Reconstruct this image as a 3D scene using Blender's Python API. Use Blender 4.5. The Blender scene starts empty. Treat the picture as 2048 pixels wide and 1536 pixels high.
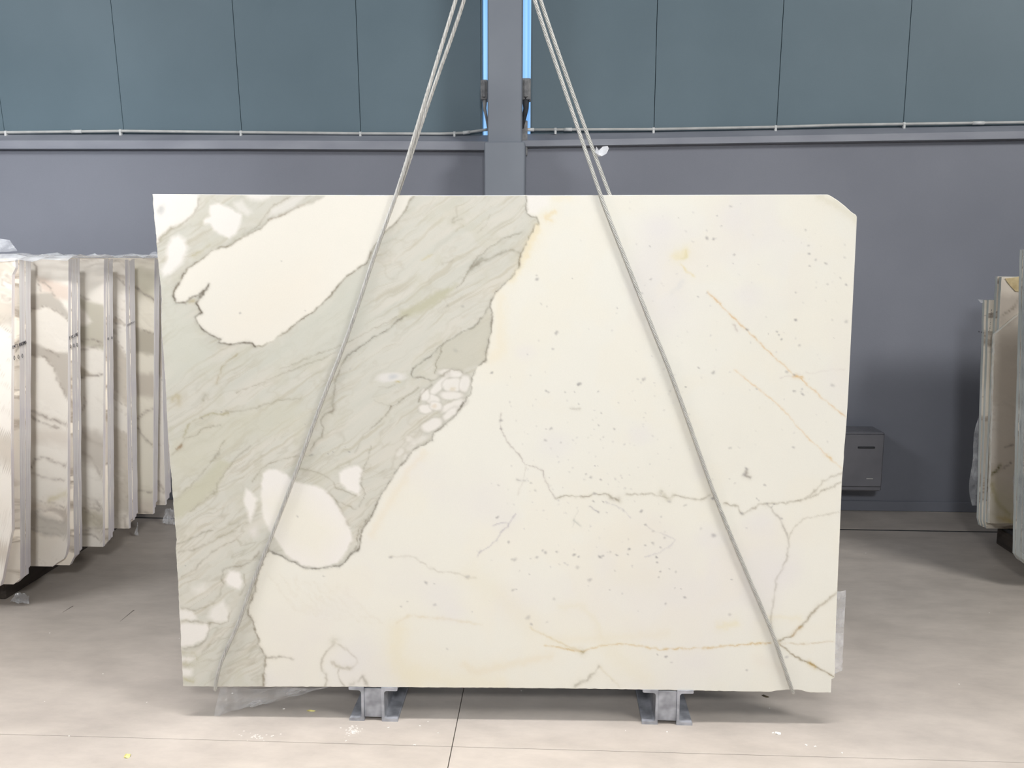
import bpy, math, random
import numpy as np
from mathutils import Matrix, Vector

# ------------------------------------------------------------------ camera, world, lights, exposure
random.seed(7)
S = bpy.context.scene
COL = S.collection
W, H, F = 2048.0, 1536.0, 1760.0
CAM_H = 1.65
PITCH, YAW, ROLL = math.radians(8.4), math.radians(2.5), math.radians(0.2)
cd = bpy.data.cameras.new('camera')
cd.sensor_width = 36.0
cd.lens = F / W * 36.0
cd.clip_start = 0.05
cam = bpy.data.objects.new('camera', cd)
COL.objects.link(cam)
CM = Matrix.Rotation(YAW, 3, 'Z') @ Matrix.Rotation(math.pi / 2 - PITCH, 3, 'X') @ Matrix.Rotation(ROLL, 3, 'Z')
cam.matrix_world = Matrix.Translation((0, 0, CAM_H)) @ CM.to_4x4()
S.camera = cam

S.view_settings.view_transform = 'Standard'
S.view_settings.look = 'None'
S.view_settings.exposure = 0.0
S.view_settings.gamma = 1.0
S.view_settings.use_curve_mapping = False
S.cycles.use_denoising = True

wd = bpy.data.worlds.new('world')
S.world = wd
wd.use_nodes = True
wd.node_tree.nodes['Background'].inputs[0].default_value = (0.84, 0.92, 1.0, 1)
wd.node_tree.nodes['Background'].inputs[1].default_value = 0.13


def area(name, loc, target, sx, sy, power, color):
    l = bpy.data.lights.new(name, 'AREA')
    l.shape = 'RECTANGLE'
    l.size, l.size_y, l.energy, l.color = sx, sy, power, color
    o = bpy.data.objects.new(name, l)
    COL.objects.link(o)
    o.location = loc
    o.rotation_euler = (Vector(target) - Vector(loc)).to_track_quat('-Z', 'Y').to_euler()
    return o


SL = area('high_window_left', (-5.2, 1.3, 5.0), (-1.6, 4.9, 1.6), 1.8, 1.2, 125, (0.97, 0.98, 1.0))
SR_ = area('high_window_right', (6.2, -0.5, 5.9), (1.0, 4.6, 1.0), 1.9, 1.5, 350, (1.0, 0.99, 0.97))
SF = area('skylight_front', (0.0, 2.0, 6.6), (0.0, 1.5, 0.0), 9.0, 0.5, 118, (1.0, 0.97, 0.96))
SF.data.spread = math.radians(46)
LL = area('added_front_fill', (0.3, -2.6, 3.9), (-0.9, 4.2, 1.5), 0.9, 0.6, 52, (0.98, 0.99, 1.0))  # added fill light for the left bundles and slab, no known fixture
LL.data.spread = math.radians(86)
LR = area('added_left_spot', (0.6, -2.6, 3.9), (-3.1, 4.4, 1.9), 0.5, 0.4, 10, (0.97, 0.98, 1.0))  # added narrow light aimed at the left bundles and the wall behind
LR.data.spread = math.radians(26)



# ------------------------------------------------------------------ projection helpers (photo pixel -> point on a real plane)
A_CM = np.array(CM)


def rays(px, py):
    px = np.asarray(px, float); py = np.asarray(py, float)
    d = np.stack([(px - W / 2) / F, -(py - H / 2) / F, -np.ones_like(px)], -1)
    return d @ A_CM.T


def on_plane(px, py, p0, n):
    d = rays(px, py)
    o = np.array([0, 0, CAM_H])
    n = np.asarray(n, float)
    t = ((np.asarray(p0, float) - o) @ n) / (d @ n)
    return o + d * t[..., None]


def oy(px, py, y):
    p = on_plane(px, py, (0, y, 0), (0, 1, 0))
    return tuple(p) if p.ndim == 1 else p


def oz(px, py, z=0.0):
    p = on_plane(px, py, (0, 0, z), (0, 0, 1))
    return tuple(p) if p.ndim == 1 else p


# ------------------------------------------------------------------ object helpers
def tag(o, label=None, cat=None, group=None, kind=None):
    if label: o['label'] = label
    if cat: o['category'] = cat
    if group: o['group'] = group
    if kind: o['kind'] = kind
    return o


def mesh_obj(name, verts, faces, mat, parent=None, smooth=False, loc=None):
    me = bpy.data.meshes.new(name)
    me.from_pydata([tuple(v) for v in verts], [], faces)
    me.validate()
    me.update()
    for m in (mat if isinstance(mat, (list, tuple)) else [mat]):
        me.materials.append(m)
    if smooth:
        me.polygons.foreach_set('use_smooth', [True] * len(me.polygons))
    o = bpy.data.objects.new(name, me)
    COL.objects.link(o)
    if loc is not None:
        o.location = loc
    if parent is not None:
        o.parent = parent
    return o


def empty(name, loc=(0, 0, 0), rz=0.0):
    o = bpy.data.objects.new(name, None)
    o.empty_display_size = 0.1
    COL.objects.link(o)
    o.location = loc
    o.rotation_euler = (0, 0, rz)
    return o


class MB:
    def __init__(s):
        s.v, s.f = [], []

    def add(s, v, f):
        n = len(s.v)
        s.v += [tuple(p) for p in v]
        s.f += [tuple(i + n for i in q) for q in f]
        return s

    def box(s, x0, x1, y0, y1, z0, z1, b=0.0):
        if b <= 0:
            v = [(x, y, z) for z in (z0, z1) for (x, y) in ((x0, y0), (x1, y0), (x1, y1), (x0, y1))]
            f = [(0, 3, 2, 1), (4, 5, 6, 7), (0, 1, 5, 4), (1, 2, 6, 5), (2, 3, 7, 6), (3, 0, 4, 7)]
            return s.add(v, f)
        # chamfered box
        rings = []
        for z, ins in ((z0, b), (z0 + b, 0), (z1 - b, 0), (z1, b)):
            c = []
            for (cx, cy, dx, dy) in ((x0, y0, 1, 1), (x1, y0, -1, 1), (x1, y1, -1, -1), (x0, y1, 1, -1)):
                k = b if ins == 0 else b * 1.0
                a1 = (cx + dx * (ins + (b if True else 0)), cy + dy * ins, z)
                a2 = (cx + dx * ins, cy + dy * (ins + b), z)
                c += ([a2, a1] if (dx * dy) > 0 else [a1, a2])
            rings.append(c)
        v = [p for r in rings for p in r]
        f = []
        for r in range(3):
            for i in range(8):
                j = (i + 1) % 8
                f.append((r * 8 + i, r * 8 + j, (r + 1) * 8 + j, (r + 1) * 8 + i))
        f.append(tuple(reversed(range(8))))
        f.append(tuple(range(24, 32)))
        return s.add(v, f)

    def prism(s, poly, axis, a, b):
        """poly: 2D points, extruded along axis from a to b"""
        n = len(poly)
        def P(u, w, t):
            return {'x': (t, u, w), 'y': (u, t, w), 'z': (u, w, t)}[axis]
        v = [P(u, w, a) for u, w in poly] + [P(u, w, b) for u, w in poly]
        f = [tuple(range(n)), tuple(reversed(range(n, 2 * n)))]
        f += [(i, (i + 1) % n, n + (i + 1) % n, n + i)[::-1] for i in range(n)]
        return s.add(v, f)

    def tube(s, pts, r, seg=8, cap=True):
        pts = [Vector(p) for p in pts]
        rr = r if isinstance(r, (list, tuple)) else [r] * len(pts)
        n0 = len(s.v)
        up = None
        for i, p in enumerate(pts):
            t = (pts[min(i + 1, len(pts) - 1)] - pts[max(i - 1, 0)]).normalized()
            if up is None:
                up = Vector((0, 0, 1)) if abs(t.z) < .9 else Vector((0, 1, 0))
            a = t.cross(up).normalized()
            b = a.cross(t).normalized()
            up = b
            for k in range(seg):
                an = 2 * math.pi * k / seg
                s.v.append(tuple(p + (a * math.cos(an) + b * math.sin(an)) * rr[i]))
        for i in range(len(pts) - 1):
            for k in range(seg):
                k2 = (k + 1) % seg
                s.f.append((n0 + i * seg + k, n0 + i * seg + k2, n0 + (i + 1) * seg + k2, n0 + (i + 1) * seg + k))
        if cap:
            s.f.append(tuple(n0 + k for k in reversed(range(seg))))
            s.f.append(tuple(n0 + (len(pts) - 1) * seg + k for k in range(seg)))
        return s

    def build(s, name, mat, parent=None, smooth=False, loc=None):
        return mesh_obj(name, s.v, s.f, mat, parent, smooth, loc)


# ------------------------------------------------------------------ materials
def lin(c):
    c = np.asarray(c, float) / 255.0
    return np.where(c <= 0.04045, c / 12.92, ((c + 0.055) / 1.055) ** 2.4)


def L4(c, g=1.0):
    r = lin(c) * g
    return (float(r[0]), float(r[1]), float(r[2]), 1.0)


def newmat(name):
    m = bpy.data.materials.new(name)
    m.use_nodes = True
    nt = m.node_tree
    return m, nt, nt.nodes['Principled BSDF']


def noise_mat(name, c1, c2, scale=4.0, rough=0.6, detail=6, stretch=(1, 1, 1), metallic=0.0, bump=0.0, bscale=60.0,
              pos=(0.35, 0.65), fine=0.0, spec=0.5):
    m, nt, b = newmat(name)
    N = nt.nodes.new; L = nt.links.new
    tc = N('ShaderNodeTexCoord'); mp = N('ShaderNodeMapping'); mp.inputs['Scale'].default_value = stretch
    L(tc.outputs['Object'], mp.inputs[0])
    no = N('ShaderNodeTexNoise'); no.inputs['Scale'].default_value = scale; no.inputs['Detail'].default_value = detail
    L(mp.outputs[0], no.inputs['Vector'])
    cr = N('ShaderNodeValToRGB')
    cr.color_ramp.elements[0].position, cr.color_ramp.elements[1].position = pos
    cr.color_ramp.elements[0].color, cr.color_ramp.elements[1].color = c1, c2
    L(no.outputs['Fac'], cr.inputs[0])
    out = cr.outputs[0]
    if fine > 0:
        n2 = N('ShaderNodeTexNoise'); n2.inputs['Scale'].default_value = 170; n2.inputs['Detail'].default_value = 3
        L(tc.outputs['Object'], n2.inputs['Vector'])
        mr = N('ShaderNodeMapRange'); mr.inputs[1].default_value = .3; mr.inputs[2].default_value = .7
        mr.inputs[3].default_value = 1 - fine; mr.inputs[4].default_value = 1 + fine
        L(n2.outputs['Fac'], mr.inputs[0])
        mx = N('ShaderNodeVectorMath'); mx.operation = 'SCALE'
        L(out, mx.inputs[0]); L(mr.outputs[0], mx.inputs['Scale'])
        out = mx.outputs[0]
    L(out, b.inputs['Base Color'])
    b.inputs['Roughness'].default_value = rough
    b.inputs['Metallic'].default_value = metallic
    b.inputs['Specular IOR Level'].default_value = spec
    if bump > 0:
        n3 = N('ShaderNodeTexNoise'); n3.inputs['Scale'].default_value = bscale; n3.inputs['Detail'].default_value = 4
        L(mp.outputs[0], n3.inputs['Vector'])
        bp = N('ShaderNodeBump'); bp.inputs['Strength'].default_value = bump; bp.inputs['Distance'].default_value = .004
        L(n3.outputs['Fac'], bp.inputs['Height']); L(bp.outputs[0], b.inputs['Normal'])
    return m


def painted_marble(name, rough=0.22, spec=0.35):
    m, nt, b = newmat(name)
    N = nt.nodes.new; L = nt.links.new
    at = N('ShaderNodeAttribute'); at.attribute_name = 'stone'
    tc = N('ShaderNodeTexCoord')
    n2 = N('ShaderNodeTexNoise'); n2.inputs['Scale'].default_value = 260; n2.inputs['Detail'].default_value = 3
    L(tc.outputs['Object'], n2.inputs['Vector'])
    mr = N('ShaderNodeMapRange'); mr.inputs[1].default_value = .3; mr.inputs[2].default_value = .7
    mr.inputs[3].default_value = .985; mr.inputs[4].default_value = 1.015
    L(n2.outputs['Fac'], mr.inputs[0])
    mx = N('ShaderNodeVectorMath'); mx.operation = 'SCALE'
    L(at.outputs['Color'], mx.inputs[0]); L(mr.outputs[0], mx.inputs['Scale'])
    L(mx.outputs[0], b.inputs['Base Color'])
    b.inputs['Roughness'].default_value = rough
    b.inputs['Specular IOR Level'].default_value = spec
    return m


def sawn_marble(name, c1, c2, c3):
    """sawn slab edge: vertical saw streaks over slanted darker bands"""
    m, nt, b = newmat(name)
    N = nt.nodes.new; L = nt.links.new
    tc = N('ShaderNodeTexCoord'); mp = N('ShaderNodeMapping'); mp.inputs['Scale'].default_value = (30, 90, 1.6)
    L(tc.outputs['Object'], mp.inputs[0])
    no = N('ShaderNodeTexNoise'); no.inputs['Scale'].default_value = 1.0; no.inputs['Detail'].default_value = 4
    L(mp.outputs[0], no.inputs['Vector'])
    cr = N('ShaderNodeValToRGB')
    cr.color_ramp.elements[0].position, cr.color_ramp.elements[1].position = .35, .62
    cr.color_ramp.elements[0].color, cr.color_ramp.elements[1].color = c1, c2
    L(no.outputs['Fac'], cr.inputs[0])
    mp2 = N('ShaderNodeMapping'); mp2.inputs['Rotation'].default_value = (math.radians(35), 0, 0); mp2.inputs['Scale'].default_value = (1, 5, 2)
    L(tc.outputs['Object'], mp2.inputs[0])
    n2 = N('ShaderNodeTexNoise'); n2.inputs['Scale'].default_value = 1.7; n2.inputs['Detail'].default_value = 3
    L(mp2.outputs[0], n2.inputs['Vector'])
    r2 = N('ShaderNodeValToRGB')
    r2.color_ramp.elements[0].position, r2.color_ramp.elements[1].position = .5, .62
    r2.color_ramp.elements[0].color = (0, 0, 0, 1); r2.color_ramp.elements[1].color = (.55, .55, .55, 1)
    L(n2.outputs['Fac'], r2.inputs[0])
    mx = N('ShaderNodeMixRGB')
    mx.inputs[2].default_value = c3
    L(r2.outputs[0], mx.inputs[0]); L(cr.outputs[0], mx.inputs[1])
    L(mx.outputs[0], b.inputs['Base Color'])
    b.inputs['Roughness'].default_value = .75
    return m


def film_mat(name, trans=0.55, col=(0.86, 0.88, 0.92, 1)):
    m, nt, b = newmat(name)
    N = nt.nodes.new; L = nt.links.new
    b.inputs['Base Color'].default_value = col
    b.inputs['Roughness'].default_value = .14
    b.inputs['Specular IOR Level'].default_value = 1.0
    tr = N('ShaderNodeBsdfTransparent')
    mx = N('ShaderNodeMixShader')
    tc = N('ShaderNodeTexCoord'); no = N('ShaderNodeTexNoise'); no.inputs['Scale'].default_value = 14; no.inputs['Detail'].default_value = 5
    L(tc.outputs['Object'], no.inputs['Vector'])
    mr = N('ShaderNodeMapRange'); mr.inputs[1].default_value = .35; mr.inputs[2].default_value = .65
    mr.inputs[3].default_value = 1 - trans - .15; mr.inputs[4].default_value = 1 - trans + .15
    L(no.outputs['Fac'], mr.inputs[0]); L(mr.outputs[0], mx.inputs[0])
    L(tr.outputs[0], mx.inputs[1]); L(b.outputs[0], mx.inputs[2])
    bp = N('ShaderNodeBump'); bp.inputs['Strength'].default_value = .5; bp.inputs['Distance'].default_value = .01
    L(no.outputs['Fac'], bp.inputs['Height']); L(bp.outputs[0], b.inputs['Normal'])
    L(mx.outputs[0], nt.nodes['Material Output'].inputs[0])
    return m


def floor_mat():
    m, nt, b = newmat('polished_concrete')
    N = nt.nodes.new; L = nt.links.new
    tc = N('ShaderNodeTexCoord')
    geo = N('ShaderNodeNewGeometry')
    n1 = N('ShaderNodeTexNoise'); n1.inputs['Scale'].default_value = 1.3; n1.inputs['Detail'].default_value = 7
    L(geo.outputs['Position'], n1.inputs['Vector'])
    cr = N('ShaderNodeValToRGB')
    cr.color_ramp.elements[0].position, cr.color_ramp.elements[1].position = .3, .7
    cr.color_ramp.elements[0].color = L4((176, 167, 158)); cr.color_ramp.elements[1].color = L4((192, 183, 174))
    L(n1.outputs['Fac'], cr.inputs[0])
    # trowel and tyre streaks, stretched across the hall
    mp = N('ShaderNodeMapping'); mp.inputs['Scale'].default_value = (2.0, 4, 1); mp.inputs['Rotation'].default_value = (0, 0, math.radians(14))
    L(geo.outputs['Position'], mp.inputs[0])
    n2 = N('ShaderNodeTexNoise'); n2.inputs['Scale'].default_value = 2.0; n2.inputs['Detail'].default_value = 8; n2.inputs['Roughness'].default_value = .65
    L(mp.outputs[0], n2.inputs['Vector'])
    mr = N('ShaderNodeMapRange'); mr.inputs[1].default_value = .3; mr.inputs[2].default_value = .7
    mr.inputs[3].default_value = .86; mr.inputs[4].default_value = 1.12
    L(n2.outputs['Fac'], mr.inputs[0])
    mx = N('ShaderNodeVectorMath'); mx.operation = 'SCALE'
    L(cr.outputs[0], mx.inputs[0]); L(mr.outputs[0], mx.inputs['Scale'])
    # scattered marble crumbs and pale dust
    vo = N('ShaderNodeTexVoronoi'); vo.inputs['Scale'].default_value = 9.0
    L(geo.outputs['Position'], vo.inputs['Vector'])
    lt = N('ShaderNodeMath'); lt.operation = 'LESS_THAN'; lt.inputs[1].default_value = .028
    L(vo.outputs['Distance'], lt.inputs[0])
    n4 = N('ShaderNodeTexNoise'); n4.inputs['Scale'].default_value = 1.1
    L(geo.outputs['Position'], n4.inputs['Vector'])
    gt = N('ShaderNodeMath'); gt.operation = 'GREATER_THAN'; gt.inputs[1].default_value = .5
    L(n4.outputs['Fac'], gt.inputs[0])
    mu = N('ShaderNodeMath'); mu.operation = 'MULTIPLY'
    L(lt.outputs[0], mu.inputs[0]); L(gt.outputs[0], mu.inputs[1])
    mm = N('ShaderNodeMixRGB'); mm.inputs[2].default_value = L4((240, 238, 232))
    L(mu.outputs[0], mm.inputs[0]); L(mx.outputs[0], mm.inputs[1])
    L(mm.outputs[0], b.inputs['Base Color'])
    b.inputs['Roughness'].default_value = .42
    b.inputs['Specular IOR Level'].default_value = .4
    n3 = N('ShaderNodeTexNoise'); n3.inputs['Scale'].default_value = 35; n3.inputs['Detail'].default_value = 5
    L(geo.outputs['Position'], n3.inputs['Vector'])
    bp = N('ShaderNodeBump'); bp.inputs['Strength'].default_value = .06; bp.inputs['Distance'].default_value = .003
    L(n3.outputs['Fac'], bp.inputs['Height']); L(bp.outputs[0], b.inputs['Normal'])
    return m


def rope_mat():
    m, nt, b = newmat('galvanised_wire')
    N = nt.nodes.new; L = nt.links.new
    tc = N('ShaderNodeTexCoord')
    no = N('ShaderNodeTexNoise'); no.inputs['Scale'].default_value = 40
    L(tc.outputs['Object'], no.inputs['Vector'])
    cr = N('ShaderNodeValToRGB')
    cr.color_ramp.elements[0].color = L4((170, 169, 165)); cr.color_ramp.elements[1].color = L4((212, 211, 206))
    L(no.outputs['Fac'], cr.inputs[0]); L(cr.outputs[0], b.inputs['Base Color'])
    b.inputs['Metallic'].default_value = .35; b.inputs['Roughness'].default_value = .45
    return m


def emit_mat(name, c, s):
    m, nt, b = newmat(name)
    N = nt.nodes.new; L = nt.links.new
    tc = N('ShaderNodeTexCoord'); mp = N('ShaderNodeMapping'); mp.inputs['Scale'].default_value = (60, 1, .6)
    L(tc.outputs['Object'], mp.inputs[0])
    no = N('ShaderNodeTexNoise'); no.inputs['Scale'].default_value = 1.0; no.inputs['Detail'].default_value = 3
    L(mp.outputs[0], no.inputs['Vector'])
    cr = N('ShaderNodeValToRGB')
    cr.color_ramp.elements[0].position, cr.color_ramp.elements[1].position = .35, .65
    cr.color_ramp.elements[0].color = L4((112, 168, 226)); cr.color_ramp.elements[1].color = L4((156, 206, 250))
    L(no.outputs['Fac'], cr.inputs[0])
    L(cr.outputs[0], b.inputs['Emission Color'])
    b.inputs['Emission Strength'].default_value = s
    b.inputs['Base Color'].default_value = c
    b.inputs['Roughness'].default_value = .4
    return m


M = {}
M['floor'] = floor_mat()
M['upper'] = noise_mat('teal_grey_sheet_metal', L4((90, 109, 119)), L4((96, 115, 125)), 1.5, .55, bump=.05, bscale=200, fine=.02)
M['lower'] = noise_mat('grey_painted_concrete', L4((122, 125, 135)), L4((129, 132, 142)), 1.2, .7, bump=.08, bscale=90, fine=.02)
M['ledge'] = noise_mat('grey_painted_ledge', L4((134, 137, 147)), L4((147, 150, 159)), 3, .6, stretch=(1, 1, 3))
M['pillar'] = noise_mat('grey_painted_steel', L4((120, 126, 136)), L4((128, 134, 143)), 2, .5)
M['bracket'] = noise_mat('dusty_grey_metal', L4((112, 112, 114)), L4((146, 146, 146)), 30, .6)
M['dark'] = noise_mat('dark_rubber', L4((40, 42, 46)), L4((58, 60, 64)), 30, .7)
M['conduit'] = noise_mat('pale_grey_plastic_pipe', L4((176, 176, 174)), L4((196, 196, 193)), 10, .45)
M['sleeve'] = noise_mat('white_plastic_sleeve', L4((206, 207, 206)), L4((220, 220, 218)), 10, .4)
M['heater'] = noise_mat('grey_enamel', L4((112, 112, 118)), L4((124, 124, 130)), 4, .4)
M['slit'] = emit_mat('daylit_blue_sheet', L4((90, 140, 200)), 1.0)
M['slab'] = painted_marble('polished_white_marble', .2, .35)
M['side'] = painted_marble('side_white_marble', .3, .3)  # slightly rougher marble for the side bundle faces
M['sawn'] = sawn_marble('sawn_marble_edge', L4((234, 226, 222)), L4((251, 246, 242)), L4((222, 214, 220)))
M['sawn_pale'] = sawn_marble('sawn_pale_marble_edge', L4((196, 202, 198)), L4((226, 230, 226)), L4((170, 176, 172)))
M['rim'] = noise_mat('honed_marble_rim', L4((236, 230, 214)), L4((250, 247, 238)), 20, .5)
M['film'] = film_mat('clear_plastic_film', .68)
M['clear'] = film_mat('very_clear_plastic_film', .80)
M['film2'] = film_mat('hazy_plastic_film', .45)
M['galv'] = noise_mat('galvanised_steel', L4((138, 140, 146)), L4((178, 180, 187)), 22, .45, detail=2, metallic=.25, bump=.1, bscale=25)
M['rope'] = rope_mat()
M['wood'] = noise_mat('rough_timber', L4((52, 46, 42)), L4((74, 66, 58)), 6, .8, stretch=(6, .6, 6))
M['ink'] = noise_mat('black_marker_ink', L4((34, 32, 38)), L4((60, 56, 64)), 60, .7)
M['tape'] = noise_mat('torn_masking_tape', L4((196, 174, 128)), L4((222, 204, 160)), 25, .7)
M['leaf'] = noise_mat('yellow_leaf', L4((214, 202, 110)), L4((236, 228, 156)), 60, .6)
M['leafdark'] = noise_mat('dry_brown_leaf', L4((60, 52, 38)), L4((84, 74, 52)), 60, .7)
M['crumb'] = noise_mat('white_marble_crumb', L4((232, 228, 220)), L4((250, 248, 244)), 40, .7)
M['powder'] = noise_mat('white_marble_dust', L4((214, 207, 200)), L4((228, 222, 216)), 30, .9)
M['scuff'] = noise_mat('dark_floor_scratch', L4((96, 88, 82)), L4((120, 112, 104)), 30, .8)

# ------------------------------------------------------------------ room shell
YW = 5.67           # lower wall face
YU = 5.78           # upper cladding face
XL, XR = -9.0, 9.0

# floor: cast bays with real saw-cut joints
floor = empty('floor')
tag(floor, kind='structure')
jx = float((oz(929, 1375)[0] + oz(894, 1536)[0]) / 2)
jy1 = float(oz(1024, 1496.5)[1])
jy2 = float(oz(1850, 1061.5)[1])
g = .0014
xs = [XL, jx - 4.4, jx, jx + 4.4, XR]
ys = [-6.0, jy1 - 2.35 * 2, jy1 - 2.35, jy1, jy2, 5.82]
mb = MB(); mb.box(XL, XR, -6, 5.82, -.16, -.06); mb.build('sub_base', M['scuff'], floor)
for i in range(len(xs) - 1):
    for j in range(len(ys) - 1):
        gj = g * (9.0 if abs(ys[j] - jy2) < .01 else 1)
        gk = g * (9.0 if abs(ys[j + 1] - jy2) < .01 else 1)
        b = MB(); b.box(xs[i] + g, xs[i + 1] - g, ys[j] + gj, ys[j + 1] - gk, -.12, 0, .0006)
        b.build('concrete_bay', M['floor'], floor)

# roof deck over the hall (out of frame); added to cut world light from above, leaving the open sides
b = MB(); b.box(XL, XR, -7, 6.2, 7.4, 7.5)
o = b.build('ceiling', noise_mat('pale_roof_deck', L4((150, 156, 160)), L4((164, 168, 170)), 2, .8)); tag(o, kind='structure')

b = MB(); b.box(XL, XR, jy2 - .0125, jy2 + .0125, -.06, -.0015); b.build('joint_filler', M['dark'], floor)
# lower wall
wall = empty('wall_back', (0, YW, 0)); tag(wall, kind='structure')
b = MB(); b.box(XL, XR, YU + .16, YU + .22, 0, 7.4); o = b.build('light_stop_backing', M['dark']); o.parent = wall; o.location = (0, -YW, 0)  # unseen backing added to stop world light leaking through the wall gaps
b = MB(); b.box(XL, XR, YW, YW + .1095, 0, 2.22); o = b.build('masonry', M['lower']); o.parent = wall; o.location = (0, -YW, 0)

# ledge, left and right of the pillar (chamfered coping)


def ledge(name, ptsL):
    """ptsL: list of (px, ytop, ybreak, ybottom)"""
    v = []; f = []; mi = []
    for (px, a, bb, c) in ptsL:
        p1 = oy(px, a, YU - .012); p2 = oy(px, bb, YW - .05); p3 = oy(px, c, YW - .05)
        x = p2[0]
        v += [(x, YU - .001, p1[2]), (x, YW - .05, p2[2]), (x, YW - .05, p3[2]), (x, YW, p3[2] - .004), (x, YW, 2.22), (x, YU - .001, 2.22)]
    n = 6
    for k in range(len(ptsL) - 1):
        for q in range(n):
            r = (q + 1) % n
            f.append((k * n + q, k * n + r, (k + 1) * n + r, (k + 1) * n + q)); mi.append(1 if q in (3, 4) else 0)
    f.append(tuple(range(n))); f.append(tuple(reversed(range((len(ptsL) - 1) * n, len(ptsL) * n)))); mi += [0, 0]
    o = mesh_obj(name, v, f, [M['ledge'], M['lower']])
    o.data.polygons.foreach_set('material_index', mi)
    tag(o, kind='structure')


ledge('trim_1', [(-1400, 268, 283, 300), (0, 268, 281, 297.5), (500, 268, 281, 297.5), (985, 270, 283, 300)])
ledge('trim_2', [(1035, 268, 281.5, 293), (2048, 250, 262, 277), (2900, 235, 246, 264)])

# upper cladding: separate sheet panels with open seams
clad = empty('wall_upper', (0, YU, 0)); tag(clad, kind='structure')
seams = [(-1290, -1190), (-1050, -960), (-810, -730), (-570, -500), (-330, -270), (-28, 8), (221, 247), (464, 483), (711, 721), (961.5, 962.5)]
seamsR = [(1064, 1063), (1315, 1308), (1568, 1553), (1824, 1806), (2082, 2056), (2340, 2305), (2600, 2560), (2860, 2812), (3120, 3064), (3380, 3316)]


def seam_x(s):
    a = oy(s[0], 0, YU); bq = oy(s[1], 257, YU)
    return a[0], a[2], bq[0], bq[2]


def panel(sa, sb, gap=.0009):
    xa0, za0, xa1, za1 = seam_x(sa); xb0, zb0, xb1, zb1 = seam_x(sb)
    def X(x0, z0, x1, z1, z):
        return x1 + (x0 - x1) * (z - z1) / (z0 - z1)
    zt = 4.2; zb = 2.36
    pts = [(X(xa0, za0, xa1, za1, zb) + gap, zb), (X(xb0, zb0, xb1, zb1, zb) - gap, zb),
           (X(xb0, zb0, xb1, zb1, zt) - gap, zt), (X(xa0, za0, xa1, za1, zt) + gap, zt)]
    e = .0015
    front = [(p[0] + (e if k in (0, 3) else -e), YU, p[1]) for k, p in enumerate(pts)]
    mid = [(p[0], YU + .006, p[1]) for p in pts]
    back = [(p[0], YU + .04, p[1]) for p in pts]
    vv = [(x, y - YU, z) for x, y, z in front + mid + back]
    ff = [(0, 1, 2, 3)] + [(k, 4 + k, 4 + (k + 1) % 4, (k + 1) % 4) for k in range(4)] + \
         [(4 + k, 8 + k, 8 + (k + 1) % 4, 4 + (k + 1) % 4) for k in range(4)] + [(11, 10, 9, 8)]
    mesh_obj('cladding_panel', vv, ff, M['upper'], clad)


for a, c in zip(seams[:-1], seams[1:]): panel(a, c)
for a, c in zip(seamsR[:-1], seamsR[1:]): panel(a, c)
# dark backing rails behind the seams, leaving the daylight slits open
xl = seam_x(seams[-1])[2]; xr = seam_x(seamsR[0])[2]
for (a, c) in ((XL, xl - .02), (xr + .02, XR)):
    b = MB(); b.box(a, c, .045, .06, 2.36, 4.2); b.build('backing_rail', M['bracket'], clad)
# daylight glints in three of the seams
for (s, p0, p1) in ((seams[8], 90, 257), (seamsR[1], 0, 82), (seamsR[2], 74, 225)):
    t0, t1 = p0 / 257, p1 / 257
    pa = oy(s[0] + (s[1] - s[0]) * t0, p0, YU + .03); pb = oy(s[0] + (s[1] - s[0]) * t1, p1, YU + .03)
    b = MB(); b.tube([(pa[0], .03, pa[2]), (pb[0], .03, pb[2])], .0022, 6); b.build('daylight_gap', M['slit'], clad)

# blue daylight strips either side of the pillar (translucent glazing in slim frames)
for k, (pa, pb) in enumerate(((962.5, 990), (1030, 1063))):
    wn = empty('window_%d' % (k + 1), (0, YU, 0)); tag(wn, kind='structure')
    x0 = oy(pa, 200, YU)[0]; x1 = oy(pb, 200, YU)[0]
    b = MB(); b.box(x0 - .03, x1 + .03, .10, .112, 2.36, 4.2); b.build('glazing', M['slit'], wn)
    b = MB(); b.box(x0 - .001 if k == 0 else x1 - .006, x0 + .006 if k == 0 else x1 + .001, .0, .10, 2.36, 4.2)
    b.build('window_frame', M['upper'], wn)

# pillar
pl = empty('pillar', (float(oy(1010, 300, 5.45)[0]), 5.45, 0))
tag(pl, kind='structure')
PX = pl.location.x
YP1, YP2 = 5.40, 5.46
xa = oy(968.5, 340, YP1)[0]; xb = oy(1049.5, 340, YP1)[0]; zt = oy(1010, 283, YP1)[2]
b = MB(); b.box(xa - PX, xb - PX, YP1 - 5.45, YW - 5.45, 0, zt, .006); b.build('pillar_base', M['pillar'], pl)
xa2 = oy(975, 130, YP2)[0]; xb2 = oy(1044, 130, YP2)[0]
b = MB(); b.box(xa2 - PX, xb2 - PX, YP2 - 5.45, YP2 - 5.45 + .16, zt, 4.2, .006); b.build('pillar_shaft', M['pillar'], pl)

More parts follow.
